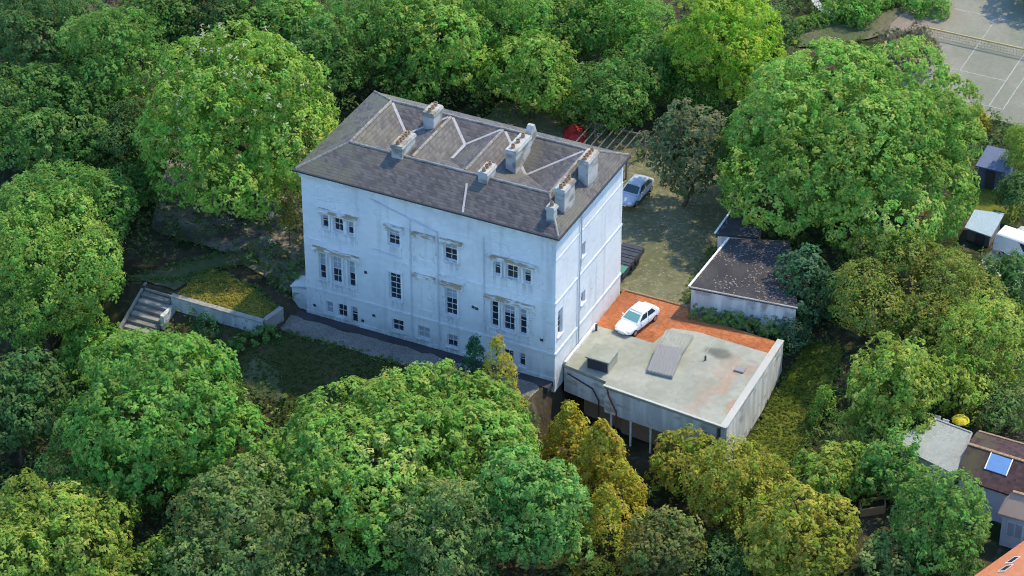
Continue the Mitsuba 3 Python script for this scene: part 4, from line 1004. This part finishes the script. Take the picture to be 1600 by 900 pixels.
def meshkit_tube(p, radii, sides):
    t = np.gradient(p, axis=0); t = unit(t)
    a_ = unit(np.cross(t, np.where(np.abs(t[:, 2:]) < .9, [0, 0, 1.0], [1.0, 0, 0])))
    b_ = np.cross(t, a_); an = np.arange(sides) * 2 * np.pi / sides
    v = p[:, None] + radii[:, None, None] * (np.cos(an)[None, :, None] * a_[:, None] + np.sin(an)[None, :, None] * b_[:, None])
    i, j = np.meshgrid(np.arange(len(p) - 1), np.arange(sides), indexing='ij')
    q = np.stack([i * sides + j, i * sides + (j + 1) % sides, (i + 1) * sides + (j + 1) % sides, (i + 1) * sides + j], -1).reshape(-1, 4)
    return v.reshape(-1, 3), np.vstack([q[:, [0, 1, 2]], q[:, [0, 2, 3]]])

NAMES = {'cone': 'conifer'}
for i, (x, y, zc, r, rz, colour, kind, label) in enumerate(TREES):
    rng = np.random.default_rng(100 + i)
    words = label.split(' ')
    shrub = any(w in label for w in ('bush', 'shrub', 'scrub'))
    name = 'conifer' if kind == 'cone' and not shrub else ('shrub' if shrub else 'broadleaf_tree')
    t = thing(name, label, 'bush' if shrub else 'tree')
    z0 = float(gz(x, y))
    ls = rng.uniform(.78, 1.18)
    cm, cc = crown(r, r * rng.uniform(.9, 1.05), rz, LEAF[colour], rng, kind, .85 if colour == 'brown' else 1.0, leaf=(.165 if r > 2 else .13) * ls, spacing=(.74 if r > 2 else .55) * (.5 + .5 * ls))
    cm.vertices += [x, y, zc]
    ck = part(t, 'crown', cm, 'mat_leaf', color=cc)
    rt_ = max(.06, .06 * r)
    part(t, 'trunk', limb((x, y, z0 - .2), (x + rng.normal() * .1, y, zc + rz * .35), rt_, rt_ * .35, rng), 'mat_bark', smooth=True)
    if r > 1.8 and kind == 'broad':
        bm = []
        for k in range(7):
            an = k * 2.4 + rng.uniform(0, 1); h0 = zc - rz * .5 + k * rz * .12
            bm.append(limb((x, y, h0), (x + math.cos(an) * r * .58, y + math.sin(an) * r * .58, h0 + rz * rng.uniform(.25, .5)), rt_ * .45, rt_ * .1, rng, bend=.1))
        part(t, 'limbs', cat(bm), 'mat_bark', smooth=True)
    if colour == 'blossom':
        n = 170
        d = unit(rng.normal(size=(n, 3)) + [-.1, -.35, .45])
        p = d * np.array([r, r, rz]) * rng.uniform(.88, 1.0, (n, 1)) + [x, y, zc]
        bl, bc = leaves(p, d, np.full(n, .3), 5, .13, (.34, .33, .16), rng)
        part(t, 'blossom', bl, 'mat_leaf', color=bc, kind='stuff')

# clipped hedge beside the shaded lawn, ivy on walls, undergrowth
def along(path, n, rng, jit):
    path = np.array(path, float); seg = np.linalg.norm(np.diff(path, axis=0), axis=1); cum = np.r_[0, np.cumsum(seg)]
    s = rng.uniform(0, cum[-1], n); k = np.clip(np.searchsorted(cum, s) - 1, 0, len(seg) - 1)
    q = path[k] + (path[k + 1] - path[k]) * ((s - cum[k]) / seg[k])[:, None]
    return q
def hedge(label, path, w, h, colour, seed):
    rng = np.random.default_rng(seed)
    t = thing('hedge', label, 'hedge')
    L = np.linalg.norm(np.diff(np.array(path, float), axis=0), axis=1).sum()
    n = int(L * (2 * h + w) * 5)
    q = along(path, n, rng, 0); an = rng.uniform(-.2, math.pi + .2, n)
    d2 = np.diff(np.array(path, float), axis=0)[0]; nn = np.array([-d2[1], d2[0]]) / np.linalg.norm(d2)
    off = np.cos(an) * w / 2; zz = gz(q[:, 0], q[:, 1]) + h * (.35 + .65 * np.sin(an)) * rng.uniform(.5, 1, n)
    c = np.c_[q + nn * off[:, None], zz]
    o = unit(np.c_[nn[None] * np.cos(an)[:, None], np.sin(an)])
    m, col = leaves(c, o, np.full(n, .25), 12, .12, LEAF[colour], rng)
    part(t, 'foliage', m, 'mat_leaf', color=col)
    part(t, 'stems', cat([tube([(p[0], p[1], float(gz(*p)) - .1), (p[0], p[1], float(gz(*p)) + h * .6)], .04, 5) for p in along(path, max(3, int(L)), rng, 0)]), 'mat_bark')
hedge('dark green clipped hedge crossing the shaded lawn below the raised lawn', [(-26.3, -8.6), (-22.2, -4.0)], 1.1, 1.3, 'darkmid', 5)
hedge('green hedge beside the grass track at the top of the view', [(-3.8, 58.5), (0.4, 63.8), (5.0, 70.5)], 1.2, 1.3, 'mid', 6)
hedge('dark hedge growing along the foot of the flat roofed shed wall', [(6.3, 11.95), (14.2, 12.75)], .8, 1.8, 'darkmid', 7)

rng = np.random.default_rng(77)
AV = [sg.Polygon(p) for p in ([(-22.8, -3.3), (15, -3.3), (15, 14), (-22.8, 14)], [(-22.8, 14), (6, 14), (4.4, 31), (-5, 36), (-22, 30)], SP, [(4.4, 20), (4.4, 24.3), (9, 24), (9, 21)], [(-37.5, -5), (-30, 3), (-22, -2), (-23, -4.6), (-31, -4.6), (-31, -10.4), (-34.9, -10.4)],
     [(14.4, -1), (14.4, 12), (15.6, 15), (18.0, 15), (19.0, 8), (18.6, -1)], [(19.8, 35.5), (20.2, 44), (25, 42.5), (33, 36), (31, 26.5), (22, 30.5)], [(4.2, 51), (25, 51), (25, 80), (2, 80), (-3, 56.5)], FP, [(31.8, -3), (42, -4), (42, 5), (31.8, 5)], [(35, -9), (43, -9), (43, -2), (35, -2)], [(37, -21), (48, -21), (48, -9), (37, -9)],
     [(-30, -5.4), (-22.4, -3.2), (-0.6, -3.2), (-4, -9), (-20, -9.5), (-24, -10.4), (-30, -9)], [(28, 4), (28, 7.5), (31.5, 7.5), (32, 4)], [(25.8, -5.8), (25.8, -3), (28.6, -3), (28.6, -5.8)])]
pts = rng.uniform([-85, -45], [55, 88], (19000, 2))
ok = np.ones(len(pts), bool)
import shapely
for g in AV: ok &= ~shapely.contains_xy(g, pts[:, 0], pts[:, 1])
pts = pts[ok]
den = meshkit.noise(np.c_[pts * .12, np.zeros(len(pts))])
pts = pts[den > rng.uniform(.0, .42, len(pts))]
c = np.c_[pts, gz(pts[:, 0], pts[:, 1]) + (.15 + 3.2 * meshkit.noise(np.c_[pts * .33, np.full(len(pts), 3.3)]) ** 2.2) * rng.uniform(.35, 1, len(pts))]
o = unit(np.c_[rng.normal(size=(len(pts), 2)) * .6, np.ones(len(pts))])
um_, uc = leaves(c, o, rng.uniform(.5, 1.0, len(pts)), 15, .17, (.085, .135, .04), rng, rng.uniform(.6, 1.25, len(pts)))
whole(thing('undergrowth', 'low green undergrowth and brambles between the trees', 'undergrowth', kind='stuff'), um_, 'mat_leaf', color=uc)

# grass on the lawns, tufts along the edges of paths, paving and yard
def in_poly(poly, n, rng):
    g = sg.Polygon(poly); x0, y0, x1, y1 = g.bounds
    p = rng.uniform([x0, y0], [x1, y1], (n, 2))
    return p[shapely.contains_xy(g, p[:, 0], p[:, 1])]
def edge(poly, n, rng, j=.25):
    return along(list(poly) + [poly[0]], n, rng, 0) + rng.normal(size=(n, 2)) * j
def turf(name, label, pts, col, size, seed, lift):
    r = np.random.default_rng(seed)
    c = np.c_[pts, gz(pts[:, 0], pts[:, 1]) + lift]
    o = unit(np.c_[r.normal(size=(len(pts), 2)) * .5, np.ones(len(pts))])
    m, cl = leaves(c, o, r.uniform(.1, .24, len(pts)), 9, size, col, r)
    whole(thing(name, label, 'grass', kind='stuff'), m, 'mat_leaf', color=cl)
rng = np.random.default_rng(31)
turf('grass', 'short dry grass on the raised lawn behind the retaining wall', in_poly([(-31.0, -3.95), (-23.5, -3.95), (-22.8, -2.3), (-26.5, -0.6), (-30.4, 0.3), (-31.2, -1.5)], 1500, rng), (.20, .19, .045), .07, 1, .1)
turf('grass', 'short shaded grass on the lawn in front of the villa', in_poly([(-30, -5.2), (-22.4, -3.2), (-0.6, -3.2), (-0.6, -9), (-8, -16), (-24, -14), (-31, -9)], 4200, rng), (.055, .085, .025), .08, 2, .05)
turf('grass', 'olive green grass on the lawn sloping down right of the annexe', in_poly([(14.6, -1.5), (14.6, 11.5), (15.6, 15), (18.0, 15), (19.0, 8), (18.6, -1.5)], 1500, rng), (.085, .115, .025), .08, 3, .1)
ep = np.vstack([edge(q, 260, rng) for q in ([(-36.4, -4.2), (-35.6, -3.0), (-33.9, -1.0), (-31.5, 2.0), (-29.2, 3.7), (-27.6, 2.9), (-30.2, .8), (-31.4, -1.6)], [(-38, 3), (-30.5, 3), (-23.2, 0.2), (-22.3, 3), (-22.3, 10), (-30, 12), (-42, 14)],
     [(-2, 56.5), (1.0, 58.2), (9.8, 68.5), (12, 74), (8.6, 74), (3.0, 66.5), (-2.8, 60.2)], [(14.7, -1.5), (14.7, 11.5), (15.6, 15), (18.0, 15), (19.0, 8), (18.6, -1.5)], [(19.8, 37.2), (20.4, 42), (24.6, 42), (24.8, 36.2), (21.5, 35.9)],
     [(-31.2, -1.5), (-30.4, .3), (-26.5, -.6), (-22.8, -2.3), (-26.4, -.7)], [(-22.4, -3.2), (-.8, -3.2), (-1.2, -3.3), (-22, -3.35)], [(4.7, 14), (4.2, 20), (4.1, 30), (3.9, 20)])])
turf('weeds', 'weeds and grass tufts along the edges of paths and lawns', ep, (.085, .125, .035), .09, 4, .1)
